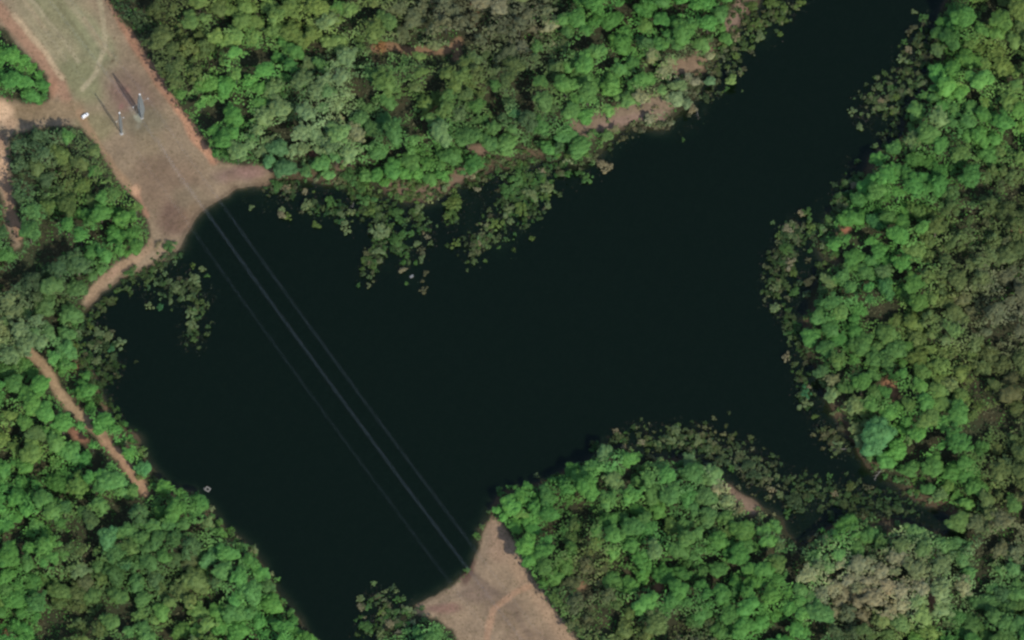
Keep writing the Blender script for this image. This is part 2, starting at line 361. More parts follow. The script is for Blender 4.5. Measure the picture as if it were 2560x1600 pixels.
def crown(seed, style, ncard, k, cs=1.0):
    r = np.random.default_rng(seed); Ls = []
    ph = r.uniform(0, 6.28, 4)
    def rim(a): return 1 + .20 * math.sin(2 * a + ph[0]) + .15 * math.sin(3 * a + ph[1]) + .09 * math.sin(5 * a + ph[2])
    if style in ('round', 'feather'):
        fe = style == 'feather'
        for i in range(k):
            a = 2.399 * i + r.uniform(-.5, .5); q = math.sqrt((i + .3) / k) * (.86 if fe else .8); rr = rim(a)
            Ls.append((math.cos(a) * q * rr, math.sin(a) * q * rr, .46 * (1 - q * q) + r.uniform(-.09, .09) + (r.uniform(-.12, .1) if fe else 0), (r.uniform(.14, .25) if fe else r.uniform(.17, .33)) * (14 / k) ** .25))
        core, main = (.62, .66) if fe else (.84, .80)
    else:
        for i in range(k):
            h = i / k; q = .70 * (1 - h) ** .8; a = 2.399 * i + r.uniform(-.5, .5)
            Ls.append((math.cos(a) * q, math.sin(a) * q, -.4 + 1.3 * h, (.34 - .18 * h) * r.uniform(.8, 1.2)))
        core, main = .7, 0
    L = np.array(Ls)
    pts, nor, lid = [], [], []
    wgt = L[:, 3] ** 2; wgt = wgt / wgt.sum(); tot = 0
    while tot < ncard:
        m = ncard; ids = r.choice(len(L), m, p=wgt)
        d = r.normal(0, 1, (m, 3)); d /= np.linalg.norm(d, axis=1)[:, None]
        d[:, 2] = np.where(d[:, 2] < -.3, -d[:, 2], d[:, 2])
        p = L[ids, :3] + d * (L[ids, 3] * r.uniform(.8, 1.22, m))[:, None] * np.array([1, 1, .85])
        keep = np.ones(m, bool)
        for c in L: keep &= np.linalg.norm((p - c[:3]) / np.array([1, 1, .85]), axis=1) > c[3] * .78
        dn = p * np.array([1, 1, 1.0]) + np.array([0, 0, .45]); dn /= np.linalg.norm(dn, axis=1)[:, None]
        pts.append(p[keep]); nor.append((d * .45 + dn * .35 + np.array([0, 0, .55]))[keep]); lid.append(ids[keep]); tot += keep.sum()
    P = np.concatenate(pts)[:ncard]; N = np.concatenate(nor)[:ncard]; ids = np.concatenate(lid)[:ncard]
    N /= np.linalg.norm(N, axis=1)[:, None]
    s = (4.6 / ncard) ** .5 * .62
    S = r.uniform(.6, 1.3, len(P)) * s
    V, F = cards(P, N, S, {'round': 1.2, 'feather': 1.6, 'pine': 2.1}[style], r, {'round': .2, 'feather': .3, 'pine': .34}[style])
    lt = r.uniform(.92, 1.08, len(L))
    tv = lt[ids] * r.uniform(.91, 1.09, len(P)); hue = r.normal(0, .04, len(P)) + r.normal(0, .03, len(L))[ids]
    T = np.stack([tv * (1 + hue), tv, tv * (1 - hue)], 1); T = np.repeat(T, 4, 0)
    cv, cf, ct = [], [], []; off = len(V)
    for j, c in enumerate(L):
        nz = 1 + .16 * np.sin(IV[:, 0] * 5 + j) * np.cos(IV[:, 1] * 4 + j * 2)
        cv.append(IV * nz[:, None] * c[3] * core * cs * np.array([1, 1, .85]) + c[:3]); cf.append(IF + off); off += len(IV)
        ct.append(np.full((len(IV), 3), lt[j] * .97))
    if main and cs == 1.0:
        an = np.arctan2(JV[:, 1], JV[:, 0]); rr = np.array([rim(a) for a in an])
        up = np.where(JV[:, 2] > 0, .50, .34)
        cv.append(np.stack([JV[:, 0] * rr * main, JV[:, 1] * rr * main, JV[:, 2] * up * (main / .8)], 1)); cf.append(JF + off); off += len(JV); ct.append(np.full((len(JV), 3), .97))
    return V, F, T, np.concatenate(cv), np.concatenate(cf), np.concatenate(ct), L
def tube(pts, rad, n=6):
    V, F = [], []
    for i, (p, q) in enumerate(zip(pts, rad)):
        p = Vector(p); d = (Vector(pts[min(i + 1, len(pts) - 1)]) - Vector(pts[max(i - 1, 0)])).normalized()
        a = d.orthogonal().normalized(); b = d.cross(a)
        for k in range(n):
            t = 2 * math.pi * k / n; v = p + (a * math.cos(t) + b * math.sin(t)) * q; V.append(v[:])
    for i in range(len(pts) - 1):
        for k in range(n): F.append((i * n + k, i * n + (k + 1) % n, (i + 1) * n + (k + 1) % n, (i + 1) * n + k))
    return np.array(V), np.array(F)
def joinq(parts):
    V, F, o = [], [], 0
    for v, f in parts: V.append(v); F.append(f + o); o += len(v)
    return np.concatenate(V), np.concatenate(F)
def trunk_mesh(L, h, seed):
    """trunk from the ground (-h) to the crown plus limbs to the lobes, unit crown radius"""
    r = random.Random(seed)
    parts = [tube([(0, 0, -h), (.02, .01, -h * .5), (0, .02, -.2), (.02, 0, .3)], [.06, .045, .035, .012])]
    for c in L[::4]:
        z0 = r.uniform(-.45, -.1)
        parts.append(tube([(0, 0, z0), (c[0] * .5, c[1] * .5, (z0 + c[2]) * .5 + .04), (c[0] * .95, c[1] * .95, c[2])], [.028, .018, .008], 5))
    return joinq(parts)
def tri2quad(F): return np.concatenate([F, F[:, 2:3]], 1)
# shapes: detailed set for the single trees, lighter set for the forest mass
STY = ['round'] * 6 + ['feather'] * 4 + ['pine'] * 3
HT = {'round': 1.0, 'feather': 1.0, 'pine': 1.3}     # stem height below the crown centre, in crown radii
DET = [crown(100 + i, s, 2200 if s != 'pine' else 1200, 30 if s != 'pine' else 14) for i, s in enumerate(STY)]
LOW = [crown(300 + i, s, 760 if s != 'pine' else 460, 15 if s != 'pine' else 10) for i, s in enumerate(STY)]
def mixed_mesh(name, Vq, Fq, Tq, Vt, Ft, Tt, mat):
    me = bpy.data.meshes.new(name)
    V = np.concatenate([Vq, Vt]); nq, ntv = len(Fq), len(Ft)
    me.vertices.add(len(V)); me.vertices.foreach_set('co', V.astype(np.float32).ravel())
    loops = np.concatenate([Fq.ravel(), Ft.ravel()]); me.loops.add(len(loops)); me.loops.foreach_set('vertex_index', loops.astype(np.int32))
    ls = np.concatenate([np.arange(nq) * 4, nq * 4 + np.arange(ntv) * 3]); lt = np.concatenate([np.full(nq, 4), np.full(ntv, 3)])
    me.polygons.add(nq + ntv); me.polygons.foreach_set('loop_start', ls.astype(np.int32)); me.polygons.foreach_set('loop_total', lt.astype(np.int32))
    at = me.color_attributes.new('tint', 'FLOAT_COLOR', 'POINT'); T = np.concatenate([Tq, Tt])
    at.data.foreach_set('color', np.concatenate([T, np.ones((len(T), 1))], 1).astype(np.float32).ravel())
    me.materials.append(mat); me.update(calc_edges=True); return me
crown_me = [mixed_mesh('crown', c[0], c[1], c[2], c[3], c[4], c[5], LM) for c in DET]
trunk_me = []
for i, c in enumerate(DET):
    V, F = trunk_mesh(c[6], 2.2, i); me = bpy.data.meshes.new('trunk'); me.from_pydata(V.tolist(), [], F.tolist()); me.materials.append(BM); trunk_me.append(me)

# ------------------------------------------------------------------ tree colours (as they look sunlit; converted to albedo)
PAL = {'G': (93,147,68), 'g': (94,136,71), 'y': (114,139,70), 'o': (102,119,66), 'd': (80,104,66), 'T': (78,134,82),
       'b': (106,108,76), 'p': (132,152,99), 't': (164,156,118), 'k': (48, 74, 52)}
WORD = {'G': 'bright green', 'g': 'mid green', 'y': 'yellow green', 'o': 'olive', 'd': 'dark green', 'T': 'blue green', 'b': 'brownish grey', 'p': 'pale sage', 't': 'tan', 'k': 'dark green'}
LG = 1.07
CMAP = ["GGdoyyyobbbGGG....Gy", "GGooGGpgyoogGt....Gy", "ddoGGppgggdGtpg...gG", "doyggdgGGgGg....GGGo", "gGGd....gggg....GGoo",
        "ddgd.............Gob", "pggg...........gGyob", "GGgg...........ggGyo", "yGG............gpGGo", "GGgG.....GGGggt.gGGo",
        "GogggG...GGoGgGdGpgb", "GogogGg..GGbGGGGttpg", "GogyGGG..gGoobGGdyGg"]
CG = np.array([[alb(PAL[ch if ch != '.' else 'g']) for ch in row] for row in CMAP])
def cgrid(x, y):
    u = np.clip(np.asarray(x, float) / I / 121 - .5, 0, 18.999); v = np.clip(np.asarray(y, float) / I / 121 - .5, 0, 11.999)
    i = u.astype(int); j = v.astype(int); fx = (u - i)[..., None]; fy = (v - j)[..., None]
    return (CG[j, i] * (1 - fx) + CG[j, i + 1] * fx) * (1 - fy) + (CG[j + 1, i] * (1 - fx) + CG[j + 1, i + 1] * fx) * fy
def stand(X, Y): return np.clip(.52 + .96 * fbm(X, Y, 110, 71), .66, 1.26), (fbm(X, Y, 85, 73) - .5) * .3
def pal(c, r=random, x=None, y=None):
    v = alb(PAL[c], LG); k = r.uniform(.9, 1.1); h = r.uniform(-.05, .05)
    if x is not None:                                  # stands of trees share their tone with the neighbours
        ks, hs = stand(np.array([x]), np.array([y])); k *= ks[0]; h += hs[0]
        v = v * .55 + cgrid(np.array([x]), np.array([y]))[0] * .45
    return (v[0] * k * (1 + h), v[1] * k, v[2] * k * (1 - h * .6))
def style_of(c, r=random):
    if c in 'Gg': return r.choice([0,1,2,3,4,5,0,1,2,3,4,5,6,7])
    if c == 'T': return r.choice([0,1,2,3,4,5])
    if c in 'pt': return r.choice([6,7,8,9,6,7,8,9,2])
    if c in 'y': return r.choice([0,1,2,3,6,7,8,9])
    if c in 'db': return r.choice([10,11,12,6,7,8,3,4])
    return r.choice([10,11,12,0,1,8,9])
def zone(px, py):
    c = int(np.clip(px / I / 121, 0, 19)); r_ = int(np.clip(py / I / 121, 0, 12)); s = CMAP[r_][c]
    return s if s != '.' else 'g'

EXP = [ # crowns one can tell apart in the photograph: x, y, radius (photograph pixels), colour
(756,201,30,'p'),(685,222,27,'p'),(790,226,26,'p'),(701,272,34,'p'),(805,165,25,'G'),(662,176,24,'G'),(725,79,30,'y'),(846,20,22,'G'),(968,53,28,'g'),(965,206,38,'y'),
(984,331,34,'g'),(900,300,24,'g'),(846,335,34,'g'),(752,331,28,'p'),(695,372,27,'T'),(1103,335,34,'p'),(1148,288,22,'p'),(1192,266,22,'G'),(1256,299,22,'d'),(1351,206,20,'G'),
(1412,212,28,'G'),(1359,254,26,'g'),(1428,278,25,'g'),(1354,317,28,'G'),(1285,282,20,'T'),(1462,159,30,'G'),(1526,53,32,'G'),(1579,162,20,'g'),(1710,80,34,'G'),(1654,50,22,'G'),
(1769,60,24,'G'),(1764,10,24,'G'),(1613,111,27,'d'),(1529,217,30,'G'),(1814,98,17,'G'),(1716,259,18,'p'),(1775,204,14,'T'),(1828,201,16,'y'),(1695,215,22,'g'),(1449,370,30,'g'),
(2409,44,32,'G'),(2376,98,28,'g'),(2343,127,23,'p'),(2383,175,28,'G'),(2457,201,28,'G'),(2502,53,30,'G'),(2401,232,24,'G'),(2348,296,28,'p'),(2462,290,26,'G'),(2450,344,28,'G'),
(2285,352,28,'p'),(2350,362,24,'G'),(2401,382,27,'y'),(2425,442,30,'G'),(2348,429,26,'G'),(2216,440,30,'G'),(2147,500,23,'g'),(2285,466,30,'G'),(2295,532,30,'y'),(2190,556,24,'T'),
(2245,590,28,'G'),(2198,628,24,'G'),(2087,612,19,'G'),(2211,680,24,'p'),(2071,704,22,'p'),(2079,757,26,'g'),(2065,874,27,'g'),(2077,822,26,'g'),(2237,879,28,'g'),(2155,955,27,'G'),
(2225,1030,28,'G'),(2211,980,19,'G'),(2137,1016,30,'p'),(2192,1096,44,'T'),(2272,1099,14,'p'),(2272,1012,20,'y'),(2304,932,26,'g'),(2332,1165,30,'g'),(2275,1175,26,'g'),(2396,1104,36,'G'),
(2396,1034,30,'G'),(2383,826,26,'y'),(2082,950,22,'t'),(21,1390,34,'G'),(48,1248,28,'G'),(106,1248,26,'g'),(159,1270,21,'T'),(196,1216,34,'y'),(437,1279,32,'G'),(270,1348,30,'T'),
(225,1300,26,'d'),(349,1285,32,'d'),(325,1369,27,'y'),(286,1433,30,'g'),(476,1367,28,'d'),(487,1454,36,'o'),(569,1385,28,'G'),(598,1446,28,'G'),(518,1311,22,'p'),(357,1499,24,'g'),
(196,1427,26,'p'),(148,1478,26,'y'),(93,1508,28,'g'),(455,1578,24,'G'),(405,1530,24,'G'),(48,826,28,'p'),(119,832,22,'g'),(100,965,30,'G'),(114,1033,26,'G'),(61,1058,22,'G'),
(172,1130,30,'g'),(79,1130,32,'y'),(16,927,24,'g'),(236,430,20,'G'),(206,466,24,'y'),(169,562,20,'G'),(286,530,21,'G'),(331,586,23,'G'),(118,519,20,'y'),(79,708,36,'d'),
(148,670,32,'d'),(48,495,18,'d'),(286,484,18,'g'),(114,765,30,'g'),(16,638,26,'G'),(26,140,28,'G'),(76,238,25,'G'),(28,200,28,'G'),(96,190,15,'G'),(476,53,24,'g'),
(518,212,28,'G'),(582,296,32,'G'),(560,350,26,'G'),(336,48,15,'d'),(425,172,18,'d'),(622,205,22,'G'),(1367,1240,28,'g'),(1373,1285,28,'G'),(1333,1325,20,'G'),(1470,1221,30,'G'),
(1535,1205,28,'p'),(1632,1232,28,'g'),(1717,1240,28,'G'),(1523,1303,24,'G'),(1584,1319,30,'g'),(1637,1376,25,'p'),(1490,1362,20,'y'),(1679,1318,22,'y'),(1791,1359,28,'G'),(1796,1425,26,'g'),
(1576,1465,24,'G'),(1664,1525,16,'G'),(1508,1425,16,'b'),(1425,1348,18,'y'),(1857,1570,30,'G'),(1359,1417,24,'g'),(1428,1176,20,'G'),(1510,1140,28,'p'),(1570,1150,26,'G'),(1667,1190,26,'G'),
(1722,1150,20,'p'),(2118,1311,26,'G'),(2349,1240,22,'p'),(2396,1306,28,'y'),(2253,1364,24,'y'),(2290,1425,30,'p'),(2150,1412,28,'t'),(2020,1438,27,'t'),(2055,1490,22,'t'),(1941,1451,22,'G'),
(2036,1392,18,'G'),(2410,1465,26,'t'),(2250,1478,22,'t'),(2396,1544,22,'G'),(2440,1220,28,'G'),(2534,1261,24,'G'),(1946,1365,18,'p'),(2064,1352,16,'t'),(2251,1557,28,'g')]
GAPS = [(605,142,42,18),(735,122,40,14),(500,272,36,22),(860,212,20,30),(945,255,34,18),(1030,195,20,16),(1245,185,40,14),(1170,245,18,30),(1240,240,16,26),(1405,90,60,14),(1480,20,40,12),(110,590,60,26),(62,640,34,26),
 (95,905,26,20),(55,1010,36,18),(290,1215,52,28),(215,1250,34,20),(110,1405,44,16),(425,1445,20,22),(500,1420,22,14),(1575,1235,16,24),(1690,1365,18,26),(1480,1360,16,14),(1450,1480,26,14),(1560,1505,34,14),(1840,1490,40,16),
 (2130,130,16,24),(2335,985,44,14),(2190,1045,60,14),(2280,1035,50,16),(2370,1270,34,14),(2330,1310,26,20),(2420,1215,20,26),(1880,1330,24,30),(1930,1490,26,18),(2320,905,30,12),(2240,780,22,10),(2360,790,40,14),(2100,560,24,12),(2055,590,22,10),
 (2140,640,34,10),(330,10,20,12),(340,130,18,16),(390,255,10,16),(820,60,24,10),(1100,95,22,12),(990,300,20,18),(700,300,24,10),(640,310,18,10),(1290,430,20,10),(1620,300,20,10),(20,85,18,18),(30,480,18,14),(130,760,12,26),(2300,230,14,22),(2390,330,10,24)]
def gap_d(P):
    m = np.full(len(P), 9.0)
    for (x, y, a, b) in GAPS:
        dx = P[:, 0] - x * I; dy = P[:, 1] - y * I; u = (dx * .87 - dy * .5) / (a * I * 1.15 + 3); v = (dx * .5 + dy * .87) / (b * I * 1.15 + 3)
        m = np.minimum(m, np.hypot(u, v))
    a = P[:, 0] * .87 - P[:, 1] * .5; b = P[:, 0] * .5 + P[:, 1] * .87        # narrow lanes of low growth between the stands
    return np.minimum(m, (.7 * vnoise(a, b * 2.4, 80, 101) + .3 * vnoise(a, b * 1.6, 30, 103)) / .31)
trees = []   # px, py (of the crown centre), R metres, colour, explicit
def place_ok(px, py, rp, f):
    for (a, b, R, c, e) in near_list(px, py):
        if math.hypot(px - a, py - b) < f * (rp + R / PX): return False
    return True
CELL = 100; gridd = {}
def near_list(px, py):
    i, j = int(px // CELL), int(py // CELL)
    for a in (i - 1, i, i + 1):
        for b in (j - 1, j, j + 1):
            yield from gridd.get((a, b), ())
def add_tree(px, py, R, c, e):
    t = (px, py, R, c, e); trees.append(t); gridd.setdefault((int(px // CELL), int(py // CELL)), []).append(t)
for (x, y, r_, c) in EXP: add_tree(x, y, r_ * PX * 1.08, c, True)
r2 = random.Random(11)
def fill(rmin, rmax, n, f, edge, cols=None):
    P = np.stack([rng.uniform(-280, 2840, n), rng.uniform(-260, 1900, n)], 1)
    rr = rng.uniform(rmin, rmax, n) / PX
    dp = -sdf(P, POND) - 0.55 * rr
    # stem foot must stand on dry ground
    zc = rr * PX * .95 + 2
    gx, gy = unproj(P[:, 0], P[:, 1], zc)
    db = -sdf(np.stack([gx, gy], 1), pondW)
    ok = (db > 1.2) & (dp > -.3 * rr)
    for O in OPENS: ok &= -sdf(P, O) > edge * rr
    for (l, wd) in BARE: ok &= stroke(P, l) > wd * .75 + edge * .6 * rr
    ok &= gap_d(P) > .75 + rr / 60
    for k in np.where(ok)[0]:
        px, py = P[k]
        c = zone(px + r2.gauss(0, 30), py + r2.gauss(0, 30))
        if r2.random() < .22: c = r2.choice({'G':'Ggy','g':'gGdT','y':'yop','o':'oydb','b':'bot','p':'pgt','t':'tpb','d':'dgoT'}[c])
        rp = rr[k]
        if c in 'obd' and r2.random() < .4: continue
        if place_ok(px, py, rp, f): add_tree(px, py, rp * PX, c, False)
fill(6.2, 8.6, 5000, .60, .62)
fill(4.6, 6.6, 9000, .57, .60)
fill(3.0, 4.8, 9000, .66, .55)
print('trees', len(trees))
inside = lambda t: -10 < t[0] < 2570 and -10 < t[1] < 1610
cand = sorted([t for t in trees if inside(t) and not t[4]], key=lambda t: -t[2])
singles = [t for t in trees if t[4]] + cand[:max(0, 298 - len(EXP))]
sset = set(id(t) for t in singles)
rest = [t for t in trees if id(t) not in sset]

LMK = [  # landmark point (photograph pixels) and phrase
(40,180,'in the upper left corner grove'),(120,470,'between the clearing and left edge'),(310,560,'at the clearing\'s lower left corner'),(100,700,'above the west bank'),
(40,880,'left of the trail\'s upper end'),(90,1060,'left of the trail'),(180,1250,'below the trail\'s left side'),(350,1290,'below the trail\'s lower end'),(40,1450,'in the bottom left corner'),
(230,1440,'inland from the southwest bank'),(420,1500,'along the bottom edge, left wood'),(560,1400,'on the southwest bank'),(640,1540,'at the southwest bank\'s bottom end'),
(350,60,'at the clearing\'s upper right edge'),(430,180,'right of the steel pylon'),(560,320,'above the pond\'s upper left tip'),(560,120,'in the wood right of the clearing'),
(560,20,'by the top edge right of the clearing'),(720,50,'by the top edge, left of centre'),(730,230,'in the pale clump'),(730,360,'on the north bank\'s left end'),(860,320,'above the left bay'),
(850,150,'between pale clump and orange track'),(980,60,'above the short orange track'),(970,210,'below the short orange track'),(1000,350,'on the north bank below the track'),(1150,50,'by the top edge at centre'),
(1150,300,'on the north bank at centre'),(1180,170,'inland of the central north bank'),(1350,80,'by the top edge, right of centre'),(1350,200,'inland, right of centre'),(1380,300,'above the pink bank\'s left end'),(1450,370,'at the pink bank\'s foot'),
(1530,210,'above the pink bank'),(1560,60,'by the top edge left of the arm'),(1680,90,'left of the northeast arm'),(1750,220,'at the northeast arm\'s left bank'),(1790,40,'at the arm\'s upper left shore'),
(2400,80,'in the upper right corner'),(2360,250,'on the arm\'s right bank'),(2480,230,'by the right edge near the top'),(2300,370,'where the arm\'s right bank bends'),(2430,420,'inland of the arm\'s bend'),(2220,500,'on the upper east bank'),
(2350,580,'inland of the upper east bank'),(2100,620,'on the east bank opposite the bay'),(2480,650,'by the right edge at mid height'),(2200,700,'behind the east bank marsh'),(2320,780,'in the middle of the east wood'),(2080,850,'on the narrow middle east bank'),
(2230,880,'left of the small orange gap'),(2420,880,'inland of the orange gap'),(2130,1000,'on the lower east bank'),(2250,1040,'behind the lower east bank'),(2400,1080,'in the lower right wood'),(2300,1180,'right of the southeast inlet'),
(2480,1230,'by the right edge near the bottom'),(2120,1320,'below the southeast inlet'),(1980,1380,'below the inlet\'s left end'),(2050,1470,'in the tan wood'),(2250,1400,'right of the tan wood'),(2430,1440,'in the bottom right corner wood'),
(2250,1550,'along the bottom edge, far right'),(1920,1500,'left of the tan wood'),(1850,1570,'along the bottom edge below the point'),(1790,1390,'right side of the southern wood'),(1720,1220,'on the southern point\'s right side'),(1650,1330,'middle of the southern wood'),
(1560,1150,'at the southern point\'s tip'),(1480,1220,'upper part of the southern wood'),(1360,1260,'on the southern wood\'s left bank'),(1380,1350,'beside the south clearing'),(1520,1350,'inland of the south clearing'),
(1540,1460,'lower part of the southern wood'),(1400,1480,'along the south clearing\'s right edge'),(1640,1520,'along the bottom edge, southern wood'),(1080,1590,'left of the south clearing')]
def near_phrase(x, y): return min(LMK, key=lambda l: math.hypot(l[0] - x, l[1] - y))[2]
ORD = ['leftmost', 'second from the left', 'third from the left', 'fourth from the left', 'fifth from the left', 'sixth from the left', 'seventh from the left', 'eighth from the left', 'ninth from the left']
def relabel(items, many):
    """items: (obj, x, key text, group text). same key -> ranked from the left"""
    d = {}
    for it in items: d.setdefault(it[2], []).append(it)
    for k, L in d.items():
        L.sort(key=lambda t: t[1])
        for i, (o, x, kk, g) in enumerate(L):
            o['group'] = g
            if len(L) == 1: o['label'] = kk
            elif len(L) <= many: o['label'] = kk + ', ' + ('rightmost' if i == len(L) - 1 else ORD[i])
            else: o['label'] = kk
def tallv(x, y): return 10.5 * sm(fbm(x * .8 + y * .45, y * 1.5 - x * .5, 95, 77), .40, .61)
def tall(x, y): return float(tallv(np.array([x]), np.array([y]))[0])
def stem_z(px, py, R, st):
    lo = R * .95 + 1.8; gx, gy = unproj(px, py, lo); db = -float(sdf(np.array([[float(gx), float(gy)]]), pondW)[0])
    f = float(sm(np.array([db]), 4, 18)[0]); hi = 4.2 + .6 * R + tall(px, py) * min(1, R / 4) + (1.5 if st == 'pine' else 0)
    return lo * (1 - f) + hi * f
items = []
for (px, py, R, c, e) in singles:
    k = style_of(c, r2); s = STY[k]; zc = R * (HT[s] if s != 'pine' else .9) + 2.2
    zc = stem_z(px, py, R, s) + (1.5 if e and R > 6 else 0)
    x, y = unproj(px, py, zc); x = float(x); y = float(y); gz = ground_z(x, y)
    zc = max(zc, gz + R * .6)
    nm = 'pine_tree' if s == 'pine' else 'broadleaf_tree'
    root = bpy.data.objects.new(nm, None); col.objects.link(root)
    root.location = (x, y, gz - .15); rz = r2.uniform(0, 6.28); root.rotation_euler = (0, 0, rz)
    root['category'] = 'tree'
    vs = r2.uniform(.9, 1.15)
    cr = bpy.data.objects.new('crown', crown_me[k]); col.objects.link(cr); cr.parent = root
    cr.location = (0, 0, zc - gz + .15); cr.scale = (R, R * r2.uniform(.76, 1.08), R * vs); v = pal(c, r2, px, py); cr.color = (v[0], v[1], v[2], 1)
    tr = bpy.data.objects.new('trunk', trunk_me[k]); col.objects.link(tr); tr.parent = root
    hs = (zc - gz + .15) / 2.2
    tr.location = (0, 0, zc - gz + .15); tr.scale = (R, R, hs)
    size = 'huge' if R > 10 else 'large' if R > 7 else 'medium' if R > 5.2 else 'small'
    items.append((root, px, f"{size} {WORD[c]} {'pine' if s == 'pine' else 'tree'} {near_phrase(px, py)}", 'single trees of the woods around the pond'))
relabel(items, 9)

# the rest of the wood: one object
SV, SF, STn, TVv, TFf, TTt, BV, BF = [], [], [], [], [], [], [], []
oq = ot = ob = 0
for (px, py, R, c, e) in rest:
    k = style_of(c, r2); s = STY[k]; q = LOW[k]; zc = stem_z(px, py, R, s) + r2.uniform(-.6, 1.2)
    x, y = unproj(px, py, zc); x = float(x); y = float(y); gz = ground_z(x, y); zc = max(zc, gz + R * .6)
    a = r2.uniform(0, 6.28); M = np.array([[math.cos(a), -math.sin(a), 0], [math.sin(a), math.cos(a), 0], [0, 0, 1]]) * np.array([R, R * r2.uniform(.68, 1.15), R * r2.uniform(.75, 1.2)])[None, :]
    P0 = np.array([x, y, zc]); tc_ = np.array(pal(c, r2, px, py))
    step = 1 if R > 3.2 else 2
    if step == 1: V, F, T = q[0], q[1], q[2]
    else:
        n = len(q[1]) // 2; V = q[0][:n * 4]; F = q[1][:n]; T = q[2][:n * 4]
    SV.append(V @ M.T + P0); SF.append(F + oq); oq += len(V); STn.append(T * tc_)
    TVv.append(q[3] @ M.T + P0); TFf.append(q[4] - len(q[0]) + ot); ot += len(q[3]); TTt.append(q[5] * tc_)
    v, f = tube([(x, y, gz - .2), (x, y, zc)], [.05 * R, .025 * R], 4); BV.append(v); BF.append(f + ob); ob += len(v)
n = 380000
P = np.stack([rng.uniform(-270, 2830, n), rng.uniform(-250, 1890, n)], 1)
def canopy(x, y): return 6.5 + tallv(x, y) + 3.2 * fbm(x, y, 44, 95) + 1.5 * vnoise(x, y, 13, 97)
z0 = canopy(P[:, 0], P[:, 1]); gx, gy = unproj(P[:, 0], P[:, 1], z0)
db = -sdf(np.stack([gx, gy], 1), pondW); low = sm(db, 5, 16); z0 = z0 * (.45 + .55 * low); gx, gy = unproj(P[:, 0], P[:, 1], z0)
keep = (-sdf(np.stack([gx, gy], 1), pondW) > 4) & (gap_d(P) > rng.uniform(.8, 1.05, n))
for O in OPENS: keep &= -sdf(P, O) > rng.uniform(2, 12, n)
for (l, wd) in BARE: keep &= stroke(P, l) > wd * .8 + rng.uniform(0, 12, n)
P = P[keep]; gx = gx[keep]; gy = gy[keep]; z0 = z0[keep]; n = len(gx)
dxh = (canopy(P[:, 0] + 4, P[:, 1]) - canopy(P[:, 0] - 4, P[:, 1])) / 2.0; dyh = (canopy(P[:, 0], P[:, 1] - 4) - canopy(P[:, 0], P[:, 1] + 4)) / 2.0
sl_ = np.stack([-dxh, -dyh, np.full(n, 1.3)], 1); sl_ /= np.linalg.norm(sl_, axis=1)[:, None]
V, F = cards(np.stack([gx, gy, z0 + rng.uniform(-.7, .5, n)], 1), sl_, rng.uniform(.42, .95, n), np.full(n, 1.3), rng, .2)
ks, hs = stand(P[:, 0], P[:, 1]); T = cgrid(P[:, 0] + rng.normal(0, 22, n), P[:, 1] + rng.normal(0, 22, n)) * (ks * rng.uniform(.88, 1.1, n))[:, None]
T = T * np.stack([1 + hs, np.ones(n), 1 - hs * .6], 1)
SV.append(V); SF.append(F + oq); oq += len(V); STn.append(np.repeat(T, 4, 0))
SV = np.concatenate(SV); SF = np.concatenate(SF); STn = np.concatenate(STn); TVv = np.concatenate(TVv); TFf = np.concatenate(TFf) ; TTt = np.concatenate(TTt); BV = np.concatenate(BV); BF = np.concatenate(BF)
me = mixed_mesh('forest', np.concatenate([SV, BV]), np.concatenate([SF, BF + len(SV)]), np.concatenate([STn, np.full((len(BV), 3), .1)]), TVv, TFf + len(SV) + len(BV), TTt, LM)
fo = bpy.data.objects.new('forest', me); col.objects.link(fo); fo['kind'] = 'stuff'; fo['label'] = 'smaller green and brown trees filling the woods around the pond'; fo['category'] = 'forest'
print('forest faces', len(me.polygons), 'rest', len(rest))

# undergrowth between the trees
n = 150000
P = np.stack([rng.uniform(-250, 2810, n), rng.uniform(-240, 1880, n)], 1)
gx, gy = unproj(P[:, 0], P[:, 1], 1.5)
db = -sdf(np.stack([gx, gy], 1), pondW)
keep = (db > .5) & (vnoise(gx, gy, 6, 40) + rng.random(n) * .5 > .3)
for O in OPENS: keep &= -sdf(P, O) > rng.uniform(-14, 22, n) * (.6)
for (l, wd) in BARE: keep &= stroke(P, l) > wd * rng.uniform(.5, 1.4, n)
gx, gy = gx[keep], gy[keep]; n = len(gx)
gz = np.array([ground_z(a, b) for a, b in zip(gx, gy)]) + rng.uniform(.1, 1.3, n)
V, F = cards(np.stack([gx, gy, gz], 1), np.tile([0, 0, 1.0], (n, 1)), rng.uniform(.25, .75, n), np.full(n, 1.5), rng, .45)
pc = np.array([alb(PAL[c]) for c in 'ogGbdg']); T = pc[(vnoise(gx, gy, 14, 50) * 5.99).astype(int)] * rng.uniform(.7, 1.15, (n, 1))
ug = mesh_np('undergrowth', V, F, [LM], np.repeat(T, 4, 0)); ug['kind'] = 'stuff'; ug['category'] = 'undergrowth'; ug['label'] = 'low green and olive undergrowth between the trees'
